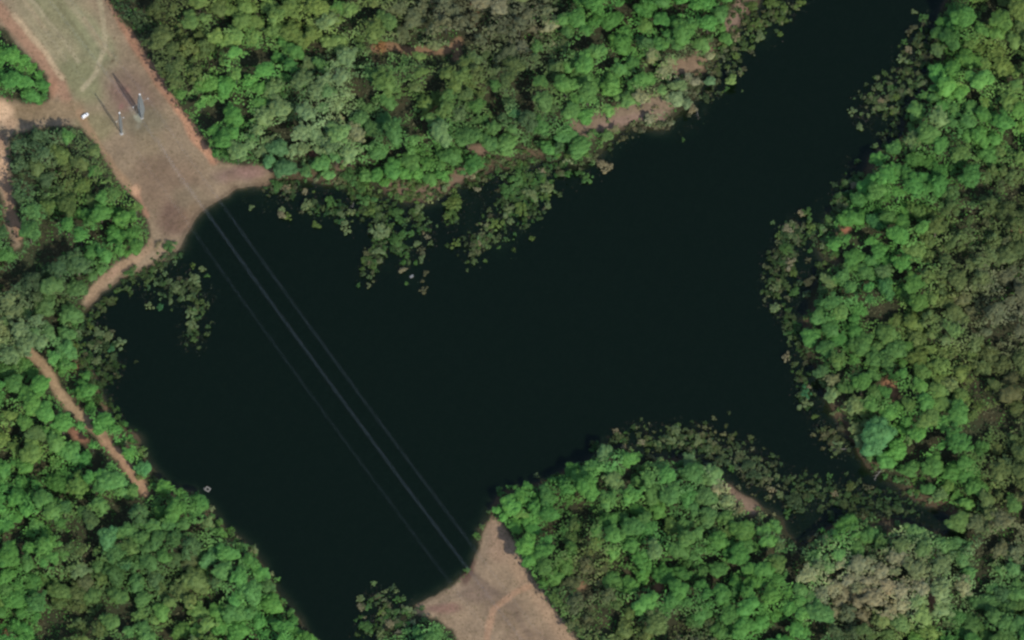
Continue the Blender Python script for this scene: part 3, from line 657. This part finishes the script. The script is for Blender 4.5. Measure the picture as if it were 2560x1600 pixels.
# grass tufts of the clearings
n = 16000
P = np.concatenate([np.stack([rng.uniform(-150, 700, n), rng.uniform(-150, 790, n)], 1), np.stack([rng.uniform(1040, 1500, n // 3), rng.uniform(1280, 1700, n // 3)], 1)])
keep = (np.maximum(sdf(P, CORR), sdf(P, SEC)) > 3); keep &= fbm(P[:, 0], P[:, 1], 40, 61) + rng.random(len(P)) * .3 > .62
gx, gy = unproj(P[keep, 0], P[keep, 1], 1.2); n = len(gx)
gz = np.array([ground_z(a, b) for a, b in zip(gx, gy)]); kk = gz > .3; gx, gy, gz = gx[kk], gy[kk], gz[kk]; n = len(gx)
V, F = cards(np.stack([gx, gy, gz + .15], 1), np.tile([0, 0, 1.0], (n, 1)), rng.uniform(.12, .4, n), np.full(n, 1.6), rng, .5)
T = alb((122, 112, 80)) * rng.uniform(.75, 1.15, (n, 1)) * np.array([1, 1, 1]) * (1 + rng.normal(0, .05, (n, 3)))
gt = mesh_np('grass', V, F, [LM], np.repeat(T, 4, 0)); gt['kind'] = 'stuff'; gt['category'] = 'grass'; gt['label'] = 'dry tufts of grass growing on the cleared strips'

# ------------------------------------------------------------------ marsh shrubs standing in shallow water
def shrub_mesh(seed, ncard, k):
    q = crown(seed, 'feather' if seed % 2 else 'round', ncard, k, .6)
    up = np.array([0, 0, .3]); parts = []; off = len(q[0])
    for c in q[6][::2]: parts.append(tube([(c[0] * .2, c[1] * .2, -.3), (c[0] * .8, c[1] * .8, c[2] * .6 + .2), (c[0], c[1], c[2] + .3)], [.03, .02, .008], 4))
    V, F = joinq(parts)
    return q[0] + up, q[1], q[2], q[3] + up, q[4] - off, q[5], V, F
def shrub_data(q): return mixed_mesh('shrub', np.concatenate([q[0], q[6]]), np.concatenate([q[1], q[7] + len(q[0])]), np.concatenate([q[2], np.full((len(q[6]), 3), .8)]), q[3], q[4] + len(q[0]) + len(q[6]), q[5], LM)
SH = [shrub_data(shrub_mesh(500 + i, 420, 9)) for i in range(6)] + [shrub_data(shrub_mesh(601 + 2 * i, 200, 7)) for i in range(4)]
EXS = [(767,514,14,'p'),(825,508,15,'g'),(852,537,10,'p'),(878,532,10,'p'),(627,519,6,'p'),(690,463,12,'g'),(717,471,9,'t'),(952,580,20,'p'),(989,604,15,'g'),(1005,590,12,'g'),
 (992,532,13,'g'),(944,630,12,'p'),(923,657,7,'t'),(915,503,18,'g'),(926,527,14,'y'),(1045,524,12,'p'),(1000,552,12,'g'),(1129,514,20,'y'),(1140,609,12,'y'),(1118,540,9,'y'),(1238,564,14,'y'),(1270,527,14,'p'),
 (1301,527,18,'y'),(1325,487,16,'p'),(1367,469,14,'p'),(1370,514,8,'p'),(1288,453,18,'g'),(1468,448,13,'g'),(1505,411,12,'t'),(1201,609,8,'t'),(1115,460,14,'p'),(1180,440,12,'t'),(875,450,18,'g'),(900,470,14,'g'),(1270,480,14,'g'),
 (2130,278,9,'p'),(2150,318,9,'p'),(2202,252,8,'t'),(2305,210,9,'p'),(2270,125,9,'t'),(2286,30,6,'p'),(2255,150,11,'p'),(2240,245,9,'y'),(2018,535,12,'g'),(1968,627,16,'g'),(1975,660,13,'t'),(2026,570,14,'y'),(1985,685,9,'y'),(1986,730,11,'g'),
 (1940,718,10,'p'),(1938,772,12,'p'),(1970,575,10,'t'),(2115,520,10,'p'),(2135,465,8,'t'),(1965,895,11,'t'),(2015,985,14,'T'),(2012,1012,14,'p'),(1690,1080,13,'p'),(1678,1102,11,'p'),(1645,1110,8,'p'),(1745,1100,12,'p'),(1775,1125,10,'p'),
 (1540,1078,8,'t'),(1605,1105,9,'t'),(1800,1155,14,'d'),(1870,1165,14,'d'),(1880,1190,14,'d'),(1980,1255,18,'d'),(2085,1235,8,'t'),(2125,1220,12,'o'),(485,700,12,'p'),(440,722,10,'p'),(372,765,9,'p'),(400,770,9,'T'),(475,785,12,'p'),(478,815,12,'p'),
 (250,835,12,'p'),(270,845,12,'p'),(300,858,12,'p'),(280,870,9,'T'),(240,905,10,'p'),(225,865,8,'p'),(185,870,14,'y'),(963,1478,7,'p'),(994,1500,10,'g'),(1020,1525,10,'p'),(915,1570,14,'g'),(950,1590,12,'p'),(975,1560,10,'t'),(1014,1530,9,'g'),(1340,1188,6,'p'),
 (425,620,14,'g'),(395,615,9,'t'),(330,680,14,'g'),(1930,8,14,'y'),(1880,18,12,'y'),(1960,20,12,'y'),(1998,10,12,'y'),(1690,150,9,'p'),(1890,60,14,'y'),(1900,90,12,'p'),(1840,140,9,'y')]
shr = [(x, y, r_ * PX, c, None) for (x, y, r_, c) in EXS]
for mi, (poly, cnt, ph) in enumerate(MARSH):
    k = 0; lo = poly.min(0); hi = poly.max(0); tries = 0
    cnt = int(cnt * .5)
    while k < cnt and tries < 4000:
        tries += 1; x = r2.uniform(lo[0], hi[0]); y = r2.uniform(lo[1], hi[1])
        if sdf(np.array([[x, y]]), poly)[0] < 0: continue
        R = r2.uniform(.9, 2.6)
        if any(math.hypot(x - s[0], y - s[1]) < (R + s[2]) / PX * .6 for s in shr): continue
        if not (0 < x < 2560 and 0 < y < 1600): continue
        dark = mi == 8
        shr.append((x, y, R, r2.choice('ddogb' if dark else 'pptygdbb'), mi)); k += 1
items = []
def marsh_phrase(x, y):
    q = np.array([[x, y]]); return max(MARSH, key=lambda m: sdf(q, m[0])[0])[2]
for (px, py, R, c, mi) in shr:
    x, y = unproj(px, py, .8); x = float(x); y = float(y); gz = ground_z(x, y)
    o = bpy.data.objects.new('shrub', r2.choice(SH[:6] if mi is None else SH)); col.objects.link(o)
    R *= 1.4
    o.location = (x, y, max(gz, -.5) + .1 if gz < 0 else gz); o.rotation_euler = (0, 0, r2.uniform(0, 6.28)); o.scale = (R, R * r2.uniform(.7, 1.1), R * .9)
    v = pal(c, r2); k = .72; o.color = (v[0] * k, v[1] * k, v[2] * k, 1); o['category'] = 'shrub'
    size = 'large' if R > 3.6 else 'medium' if R > 2.0 else 'small'
    items.append((o, px, f"{size} {WORD[c]} shrub {marsh_phrase(px, py)}", 'shrubs standing in the shallow water'))
relabel(items, 9)
print('shrubs', len(shr))

VEG = [([(840,440),(880,480),(900,520)],28,190,'gpbyd'),([(900,540),(890,600),(868,645)],20,100,'gyptb'),([(930,560),(965,610)],18,60,'gGp'),([(975,500),(1010,560)],22,40,'pgo'),([(1075,470),(1062,520)],14,40,'y'),
 ([(1265,395),(1245,450),(1200,520)],44,340,'gpydb'),([(1160,545),(1110,600)],30,90,'ypbbt'),([(1310,405),(1400,372)],18,60,'gGpt'),([(1100,430),(1160,400),(1250,385)],20,70,'tpog'),([(640,440),(710,452)],18,50,'gto'),([(730,490),(830,510)],16,50,'pgT'),
 ([(1775,15),(1715,120),(1665,205)],38,240,'ybtpo'),([(1880,5),(1800,60)],22,60,'ytp'),([(2180,120),(2115,220),(2050,260)],36,150,'tpbbo'),([(1885,540),(1845,610),(1830,700)],30,240,'pbtod'),([(1850,740),(1880,800),(1905,960)],17,110,'pbog'),
 ([(1500,1045),(1650,1040),(1760,1080),(1830,1140)],40,330,'obdbdt'),([(1870,1150),(2000,1190),(2150,1200)],38,260,'ddbb'),([(1940,1020),(1990,1060)],20,50,'tpb'),([(225,790),(270,850),(235,910)],26,110,'pgdb'),([(190,860),(215,900)],14,25,'tg'),
 ([(350,665),(420,685),(470,700),(455,800)],28,140,'pbdo'),([(900,1420),(950,1475),(880,1500)],36,120,'pgot'),([(1950,560),(1990,500),(2020,420)],20,60,'ptbg'),([(400,600),(340,650)],14,30,'gpo'),([(925,450),(990,455),(1060,440)],18,80,'btpo'),
 ([(250,940),(290,1010),(330,1070)],9,40,'gpG'),([(1480,1030),(1400,1060)],10,30,'pgb'),([(730,395),(800,430),(850,440)],18,60,'gtp'),([(420,600),(330,650),(260,700),(205,760)],15,90,'gpbod'),([(190,740),(180,800),(205,880),(240,960)],17,110,'gpbod'),([(2205,60),(2185,170),(2130,270),(2080,350)],18,120,'bdtpd'),([(2020,400),(1985,480),(1940,560),(1945,660)],18,110,'dbopd'),([(1600,235),(1640,215),(1650,180)],14,50,'opbd'),([(1440,345),(1520,300),(1590,290)],10,50,'bdpt')]
# emergent plants and twigs over the shallow margins: nobody could count them
def marsh_field(P):
    m = np.full(len(P), -1e3)
    for q in MARSH: m = np.maximum(m, sdf(P, q[0]))
    return m
n = 200000
P = np.stack([rng.uniform(100, 2480, n), rng.uniform(-60, 1660, n)], 1)
mf = marsh_field(P); P = P[mf > -45]; mf = mf[mf > -45]
gx, gy = unproj(P[:, 0], P[:, 1], .3); d = sdf(np.stack([gx, gy], 1), pondW)
mv = np.full(len(P), 1e9)
for l, wd, _c, _k in VEG: mv = np.minimum(mv, stroke(P, pl(l)) - wd * I)
dens = np.maximum(.75 * sm(mf, -20, 30) * (1 - .7 * sm(d, 6, 26)), 1 - sm(mv, -10, 26)) * (.35 + .65 * sm(vnoise(P[:, 0], P[:, 1], 34, 81) + .5 * vnoise(P[:, 0], P[:, 1], 13, 82), .5, 1.0))
keep = (rng.random(len(P)) < dens) & (d > -2)
gx, gy, P = gx[keep], gy[keep], P[keep]; n = len(gx)
V, F = cards(np.stack([gx, gy, rng.uniform(.03, .9, n)], 1), np.tile([0, 0, 1.0], (n, 1)), rng.uniform(.10, .36, n), np.full(n, 2.2), rng, .6)
pc = np.array([alb(c) for c in [(54, 62, 44), (60, 68, 46), (72, 68, 56), (66, 58, 48), (50, 66, 44), (76, 80, 62)]])
T = pc[np.clip((fbm(P[:, 0], P[:, 1], 50, 83) * 9 - 1.5 + rng.normal(0, .6, n)).astype(int), 0, 5)] * rng.uniform(.6, 1.2, (n, 1))
mp = mesh_np('marsh_plants', V, F, [LM], np.repeat(T, 4, 0)); mp['kind'] = 'stuff'; mp['category'] = 'marsh plants'; mp['label'] = 'dull green and brown plants growing out of the shallow margins'
# low bushes crowding the banks: one mass
BK = [shrub_mesh(700 + i, 210, 8) for i in range(8)]
vx, vc = [], []
for (l, wd, cnt, cols_) in VEG:
    L_ = pl(l)
    for q in range(cnt):
        i = r2.randrange(len(L_) - 1); t = r2.random(); a = L_[i] * (1 - t) + L_[i + 1] * t; vx.append((a[0] + r2.gauss(0, .62) * wd * I, a[1] + r2.gauss(0, .62) * wd * I)); vc.append(r2.choice(cols_))
vx = np.array(vx)
n = 11000
P = np.stack([rng.uniform(-60, 2620, n), rng.uniform(-60, 1660, n)], 1)
gx, gy = unproj(P[:, 0], P[:, 1], 1.8); d = -sdf(np.stack([gx, gy], 1), pondW)
keep = (d > -3.5 * vnoise(gx, gy, 17, 92)) & (d < 12) & (vnoise(gx, gy, 9, 91) > .12)
for O in OPENS: keep &= sdf(P, O) < -4
for (l, wd) in BARE: keep &= (stroke(P, l) > wd * .5) | ((rng.random(n) < .55) & (wd > 13) & (P[:, 1] < 700))
gx = gx[keep]; gy = gy[keep]; P = P[keep]; cc_ = [r2.choice('gygpobdtG') for _ in range(len(P))]
wx_, wy_ = unproj(vx[:, 0], vx[:, 1], .7); gx = np.concatenate([gx, wx_]); gy = np.concatenate([gy, wy_]); P = np.concatenate([P, vx]); nb = len(cc_); cc_ += vc
Vs, Fs, Ts, Wv, Wf, Wt = [], [], [], [], [], []; o_ = o2 = 0
for bi, (x, y, px, py) in enumerate(zip(gx, gy, P[:, 0], P[:, 1])):
    q = r2.choice(BK); R = r2.uniform(1.2, 3.0) if bi < nb else r2.uniform(.8, 2.3) ** 1.1; a = r2.uniform(0, 6.28)
    M = np.array([[math.cos(a), -math.sin(a), 0], [math.sin(a), math.cos(a), 0], [0, 0, 1]]) * np.array([R, R * r2.uniform(.6, 1.1), R * r2.uniform(.7, 1.3)])[None, :]
    p0 = np.array([x, y, max(ground_z(x, y), 0) + .05]); t_ = np.array(pal(cc_[bi], r2, px, py)) * (.9 if bi < nb else (.62 * r2.uniform(.6, 1.2)))
    st_ = q[6] @ M.T + p0
    Vs += [q[0] @ M.T + p0, st_]; Fs += [q[1] + o_, q[7] + o_ + len(q[0])]; o_ += len(q[0]) + len(st_); Ts += [q[2] * t_, np.full((len(st_), 3), .12)]
    Wv.append(q[3] @ M.T + p0); Wf.append(q[4] + o2); o2 += len(q[3]); Wt.append(q[5] * t_)
bme = mixed_mesh('bushes', np.concatenate(Vs), np.concatenate(Fs), np.concatenate(Ts), np.concatenate(Wv), np.concatenate(Wf) + o_, np.concatenate(Wt), LM)
bb = bpy.data.objects.new('bushes', bme); col.objects.link(bb); bb['kind'] = 'stuff'; bb['category'] = 'bushes'; bb['label'] = 'low mixed bushes crowding the banks of the pond'
print('bushes', len(gx), 'marsh', len(mp.data.polygons))

# ------------------------------------------------------------------ made things
import bmesh
def simple_mat(name, c, rough=.5, metal=0.0, spec=.5, noise=0.0):
    m, t, b = mat_new(name); b.inputs['Roughness'].default_value = rough; b.inputs['Metallic'].default_value = metal; b.inputs['Specular IOR Level'].default_value = spec
    n = t.nodes.new('ShaderNodeTexNoise'); n.inputs['Scale'].default_value = 6; n.inputs['Detail'].default_value = 4
    cr = t.nodes.new('ShaderNodeValToRGB'); k = noise
    cr.color_ramp.elements[0].color = tuple(v * (1 - k) for v in c) + (1,); cr.color_ramp.elements[1].color = tuple(min(1, v * (1 + k)) for v in c) + (1,)
    t.links.new(n.outputs[0], cr.inputs[0]); t.links.new(cr.outputs[0], b.inputs['Base Color']); return m
STEEL = simple_mat('galvanised steel', (.20, .215, .205), .7, .1, .5, .12); CONC = simple_mat('concrete', (.42, .41, .38), .9, 0, .2, .12)
GLASSI = simple_mat('insulator porcelain', (.8, .8, .76), .25, 0, .6, .05); ALU = simple_mat('aluminium conductor', (.22, .25, .30), .6, .1, .5, .05)
PAINT = simple_mat('white car paint', (.82, .82, .80), .3, 0, .5, .03); DGL = simple_mat('dark window glass', (.03, .035, .04), .1, 0, .6, .1)
RUB = simple_mat('tyre rubber', (.03, .03, .03), .85, 0, .3, .1); RIM = simple_mat('wheel rim', (.5, .5, .52), .35, .7, .5, .05); LAMP = simple_mat('lamp lens', (.75, .76, .74), .15, 0, .6, .02)
RED = simple_mat('red lamp lens', (.4, .03, .02), .2, 0, .6, .05); DOCK = simple_mat('weathered float', (.16, .165, .16), .7, 0, .3, .15); WOOD = simple_mat('bleached wood', (.2, .185, .16), .9, 0, .2, .2)
def obj(name, parts, mat, parent=None, loc=(0, 0, 0), rz=0):
    V, F = joinq(parts); me = bpy.data.meshes.new(name); me.from_pydata(V.tolist(), [], F.tolist()); me.materials.append(mat); me.validate(); me.update()
    o = bpy.data.objects.new(name, me); col.objects.link(o); o.parent = parent; o.location = loc; o.rotation_euler = (0, 0, rz); return o
def capped(pts, rad, n=6):
    V, F = tube(pts, rad, n); return V, F
def box(x0, x1, y0, y1, z0, z1):
    V = np.array([(x0,y0,z0),(x1,y0,z0),(x1,y1,z0),(x0,y1,z0),(x0,y0,z1),(x1,y0,z1),(x1,y1,z1),(x0,y1,z1)], float)
    return V, np.array([(0,3,2,1),(4,5,6,7),(0,1,5,4),(1,2,6,5),(2,3,7,6),(3,0,4,7)])
def empty(name, loc, rz, label, cat, group=None):
    o = bpy.data.objects.new(name, None); col.objects.link(o); o.location = loc; o.rotation_euler = (0, 0, rz); o['label'] = label; o['category'] = cat
    if group: o['group'] = group
    return o
LINE = math.atan2(-1636, 1115)           # direction of the power line on the ground
def pylon(h, wmax, arm, zarm, member):
    """slender lattice mast pointed at both ends, cross arm across the line"""
    root = empty('pylon', (0, 0, 0), LINE, '', 'pylon', 'steel power line pylons')
    prof = [(0, .25), (.12, .55), (.42, 1.0), (.75, .7), (1.0, .22)]
    def wz(t):
        for (a, wa), (b, wb) in zip(prof, prof[1:]):
            if t <= b: return (wa + (wb - wa) * (t - a) / (b - a)) * wmax / 2
        return prof[-1][1] * wmax / 2
    parts = []; N = 18
    lv = [(h * i / N + .5 * (i == 0), wz(i / N)) for i in range(N + 1)]
    for sx, sy in ((1, 1), (1, -1), (-1, -1), (-1, 1)):
        parts.append(tube([(sx * w_, sy * w_, z) for z, w_ in lv], [member] * (N + 1), 4))
    for (z0, w0), (z1, w1) in zip(lv, lv[1:]):
        c0 = [(w0, w0), (w0, -w0), (-w0, -w0), (-w0, w0)]; c1 = [(w1, w1), (w1, -w1), (-w1, -w1), (-w1, w1)]
        for k in range(4):
            a = c0[k]; b = c1[(k + 1) % 4]; a2 = c0[(k + 1) % 4]; b2 = c1[k]
            parts.append(tube([(a[0], a[1], z0), (b[0], b[1], z1)], [member * .85] * 2, 4)); parts.append(tube([(a2[0], a2[1], z0), (b2[0], b2[1], z1)], [member * .85] * 2, 4))
            parts.append(tube([(b2[0], b2[1], z1), (b[0], b[1], z1)], [member * .5] * 2, 4))
    obj('mast', parts, STEEL, root)
    obj('footing', [box(-.9, .9, -.9, .9, -.6, .5)], CONC, root)
    if arm > 0:
        A = []
        for s in (-1, 1):
            A.append(tube([(0, 0, zarm + .5), (0, s * arm, zarm)], [.05, .04], 4)); A.append(tube([(0, 0, zarm - .5), (0, s * arm, zarm)], [.05, .04], 4))
            for k in range(1, 5): t = k / 5; A.append(tube([(0, s * arm * t, zarm + .5 * (1 - t)), (0, s * arm * (t - .1), zarm - .5 * (1.1 - t))], [.03, .03], 4))
        obj('cross_arm', A, STEEL, root)
    for s in ((-1, 1) if arm > 0 else (0,)):
        ps = [(0, 0, 0 - .16 * k) for k in range(11)]; rs = [.05 if k % 2 else .16 for k in range(11)]
        obj('insulator', [tube(ps, rs, 8)], GLASSI, root, (0, s * arm, zarm))
    obj('top_cap', [box(-.42, .42, -.42, .42, h, h + .45)], GLASSI, root)
    return root
def copy_tree(o, parent=None):
    c = o.copy(); col.objects.link(c); c.parent = parent
    for ch in list(o.children): copy_tree(ch, c)
    return c
def gpos(px, py):
    x, y = unproj(px, py, 2.0); return float(x), float(y), ground_z(float(x), float(y))
pA = pylon(33, 3.2, 5.5, 22, .15); xa = gpos(355, 296); pA.location = xa
pA['label'] = 'large grey lattice pylon beside the right hand dirt track, long dark shadow'
pB = pylon(29.5, 1.6, 2.6, 21, .085); xb = gpos(304, 336); pB.location = xb
pB['label'] = 'smaller slender grey pylon in the clearing, nearer the parked car'
ux, uy = math.cos(LINE), math.sin(LINE)
SP = 545.0
def off(p, d): return (p[0] + ux * d, p[1] + uy * d)
ends = []
for src, p, lb in ((pA, xa, 'large'), (pB, xb, 'smaller')):
    for d, wh in ((SP, 'beyond the south clearing'), (-SP, 'far up the clearing beyond the corner')):
        q = copy_tree(src); x, y = off(p, d); q.location = (x, y, ground_z(x, y)); q['label'] = f'{lb} grey lattice pylon {wh}'; ends.append(q)
def cable(a, b, sag, rad, label):
    N = 48; pts = []
    for i in range(N + 1):
        t = i / N; pts.append((a[0] + (b[0] - a[0]) * t, a[1] + (b[1] - a[1]) * t, a[2] + (b[2] - a[2]) * t - 4 * sag * t * (1 - t)))
    nx_, ny_ = -math.sin(LINE), math.cos(LINE)
    o = obj('power_cable', [tube([(p[0] + nx_ * k, p[1] + ny_ * k, p[2]) for p in pts], [rad] * (N + 1), 5) for k in (-.8, -.3, .3, .8)], ALU); o['category'] = 'power cable'; o['label'] = label; o['group'] = 'power cables strung along the clearing'
nx, ny = -uy, ux
def att(p, s, d, z):
    x, y = off(p, d); return (x + nx * s, y + ny * s, ground_z(x, y) * 0 + p[2] + z - 1.6)
for (p, s, z, rad, nm) in ((xa, -5.5, 22, .014, 'middle and brightest'), (xa, 5.5, 22, .0085, 'right hand'), (xb, -2.6, 21, .005, 'left hand, faintest')):
    cable(att(p, s, 0, z), att(p, s, SP, z), 15, rad, f'{nm} power cable across the dark pond')
    cable(att(p, s, 0, z), att(p, s, -SP, z), 15, rad, f'{nm} power cable over the upper left clearing')

# parked white car
cx, cy, cz = gpos(213, 292)
car = empty('parked_car', (cx, cy, cz + .02), math.radians(40), 'white car parked on the grass where the sandy road meets the clearing', 'car')
def loft(secs):
    n = len(secs[0]); V = np.array([v for s in secs for v in s], float); F = []
    for i in range(len(secs) - 1):
        for k in range(n): F.append((i * n + k, i * n + (k + 1) % n, (i + 1) * n + (k + 1) % n, (i + 1) * n + k))
    return V, np.array(F)
def csec(x, w_, z0, z1, r_=.12):
    return [(x, -w_ + r_, z0), (x, w_ - r_, z0), (x, w_, z0 + r_), (x, w_, z1 - r_), (x, w_ - r_, z1), (x, -w_ + r_, z1), (x, -w_, z1 - r_), (x, -w_, z0 + r_)]
obj('body', [loft([csec(-2.45, .01, .5, .9, .005), csec(-2.44, .82, .42, .98), csec(-2.2, .95, .34, 1.12), csec(-1.2, .98, .32, 1.16), csec(.8, .98, .32, 1.14), csec(1.6, .96, .34, 1.06), csec(2.3, .88, .38, .92), csec(2.48, .72, .45, .82), csec(2.49, .01, .5, .8, .005)]),
             loft([csec(-2.25, .01, 1.08, 1.2, .005), csec(-2.24, .84, 1.08, 1.3), csec(-1.95, .80, 1.08, 1.82), csec(0, .80, 1.08, 1.86), csec(.55, .78, 1.08, 1.8), csec(1.25, .80, 1.05, 1.16, .04), csec(1.26, .01, 1.08, 1.12, .005)])], PAINT, car)
obj('windscreen', [(np.array([(.62, -.68, 1.76), (.62, .68, 1.76), (1.22, .74, 1.22), (1.22, -.74, 1.22)]) + np.array([.03, 0, .03]), np.array([(0, 1, 2, 3)]))], DGL, car)
obj('rear_window', [(np.array([(-2.03, -.66, 1.72), (-2.03, .66, 1.72), (-2.26, .7, 1.3), (-2.26, -.7, 1.3)]) + np.array([-.03, 0, .02]), np.array([(3, 2, 1, 0)]))], DGL, car)
for s in (-1, 1):
    obj('side_window', [box(-1.85, -.95, s * .8 - .015, s * .8 + .015, 1.3, 1.68), box(-.85, .45, s * .8 - .015, s * .8 + .015, 1.3, 1.68)], DGL, car)
    obj('headlight', [box(2.2, 2.36, s * .68 - .14, s * .68 + .14, .68, .84)], LAMP, car); obj('tail_light', [box(-2.47, -2.4, s * .74 - .08, s * .74 + .08, .75, 1.02)], RED, car)
    obj('mirror', [box(.8, 1.0, s * 1.06 - .1, s * 1.06 + .1, 1.12, 1.28)], PAINT, car)
    for wx in (-1.5, 1.55):
        y0 = s * .86
        wl = obj('wheel', [tube([(0, -.13, 0), (0, -.12, 0), (0, .12, 0), (0, .13, 0)], [.24, .35, .35, .24], 18)], RUB, car, (wx, y0, .35))
        obj('rim', [tube([(0, s * .10, 0), (0, s * .135, 0), (0, s * .14, 0)], [.22, .2, .01], 14)], RIM, wl)

# floating frame near the southwest bank
x, y = unproj(519, 1223, .2)
fr = empty('floating_dock', (float(x), float(y), 0), math.radians(-32), 'small square grey floating frame on the water near the southwest bank', 'floating dock')
for (dx, dy, lx, ly) in ((0, 1.15, 1.6, .38), (0, -1.15, 1.6, .38), (1.25, 0, .36, .76), (-1.25, 0, .36, .76)):
    obj('pontoon', [box(dx - lx, dx + lx, dy - ly, dy + ly, -.15, .38)], DOCK, fr)
    obj('deck_board', [box(dx - lx * .96, dx + lx * .96, dy - ly * .9, dy + ly * .9, .384, .42)], WOOD, fr)
for sx in (-1, 1):
    for sy in (-1, 1): obj('post', [tube([(sx * 1.42, sy * 1.3, -2.0), (sx * 1.42, sy * 1.3, 1.0)], [.07, .06], 6)], WOOD, fr)
x, y = unproj(510, 1221, .2)
b = obj('buoy', [tube([(0, 0, -.25), (0, 0, -.2), (0, 0, .1), (0, 0, .35), (0, 0, .45)], [.05, .3, .42, .25, .04], 12)], DOCK, None, (float(x), float(y), .05)); b['label'] = 'tiny dull grey buoy just left of the square floating frame'; b['category'] = 'buoy'
# small raft by the marsh
x, y = unproj(1029, 691, .3)
rf = empty('raft', (float(x), float(y), 0), math.radians(25), 'small pale grey raft floating below the mid pond marsh', 'raft')
obj('deck', [box(-1.2, .1, -.7, .7, .1, .35), box(.1, 1.3, -.35, .95, .104, .33)], DOCK, rf)
for s in (-.6, .6): obj('float', [tube([(-1.1, s, 0), (-1.0, s, 0), (1.0, s + .1, 0), (1.1, s + .1, 0)], [.1, .22, .22, .1], 8)], WOOD, rf)
# fallen trunks
def log(p0, p1, r0, label):
    a = unproj(p0[0], p0[1], .6); b_ = unproj(p1[0], p1[1], .4)
    a = (float(a[0]), float(a[1])); b_ = (float(b_[0]), float(b_[1])); o0 = Vector((a[0], a[1], 0)); d = Vector((b_[0] - a[0], b_[1] - a[1], 0))
    za = max(ground_z(*a), 0) + .25; zb = max(ground_z(*b_), 0) + .1
    e = empty('fallen_tree', (a[0], a[1], 0), 0, label, 'fallen tree', 'fallen grey trunks')
    obj('trunk', [tube([(0, 0, za), (d.x * .5, d.y * .5 + .2, (za + zb) / 2 + .25), (d.x, d.y, zb)], [r0, r0 * .75, r0 * .35], 7)], WOOD, e)
    br = []
    for t in (.45, .62, .78, .9):
        s = random.choice((-1, 1)); q = Vector((-d.y, d.x, 0)).normalized() * s * random.uniform(1.2, 2.4); br.append(tube([(d.x * t, d.y * t, (za + zb) / 2 + .2), (d.x * (t + .15) + q.x, d.y * (t + .15) + q.y, .5)], [r0 * .4, r0 * .12], 5))
    obj('limb', br, WOOD, e)
log((1741, 270), (1747, 298), .16, 'bleached fallen trunk leaning into the water below the pink bank\'s right end')
log((2225, 1150), (2185, 1198), .4, 'thick grey fallen trunk by the shaded inlet below the huge blue green tree')
log((2120, 1122), (2082, 1124), .25, 'short pale fallen trunk at the foot of the lower east bank')
log((884, 506), (882, 519), .14, 'thin pale snag among shrubs in the left bay')
print('objects', len(bpy.data.objects))
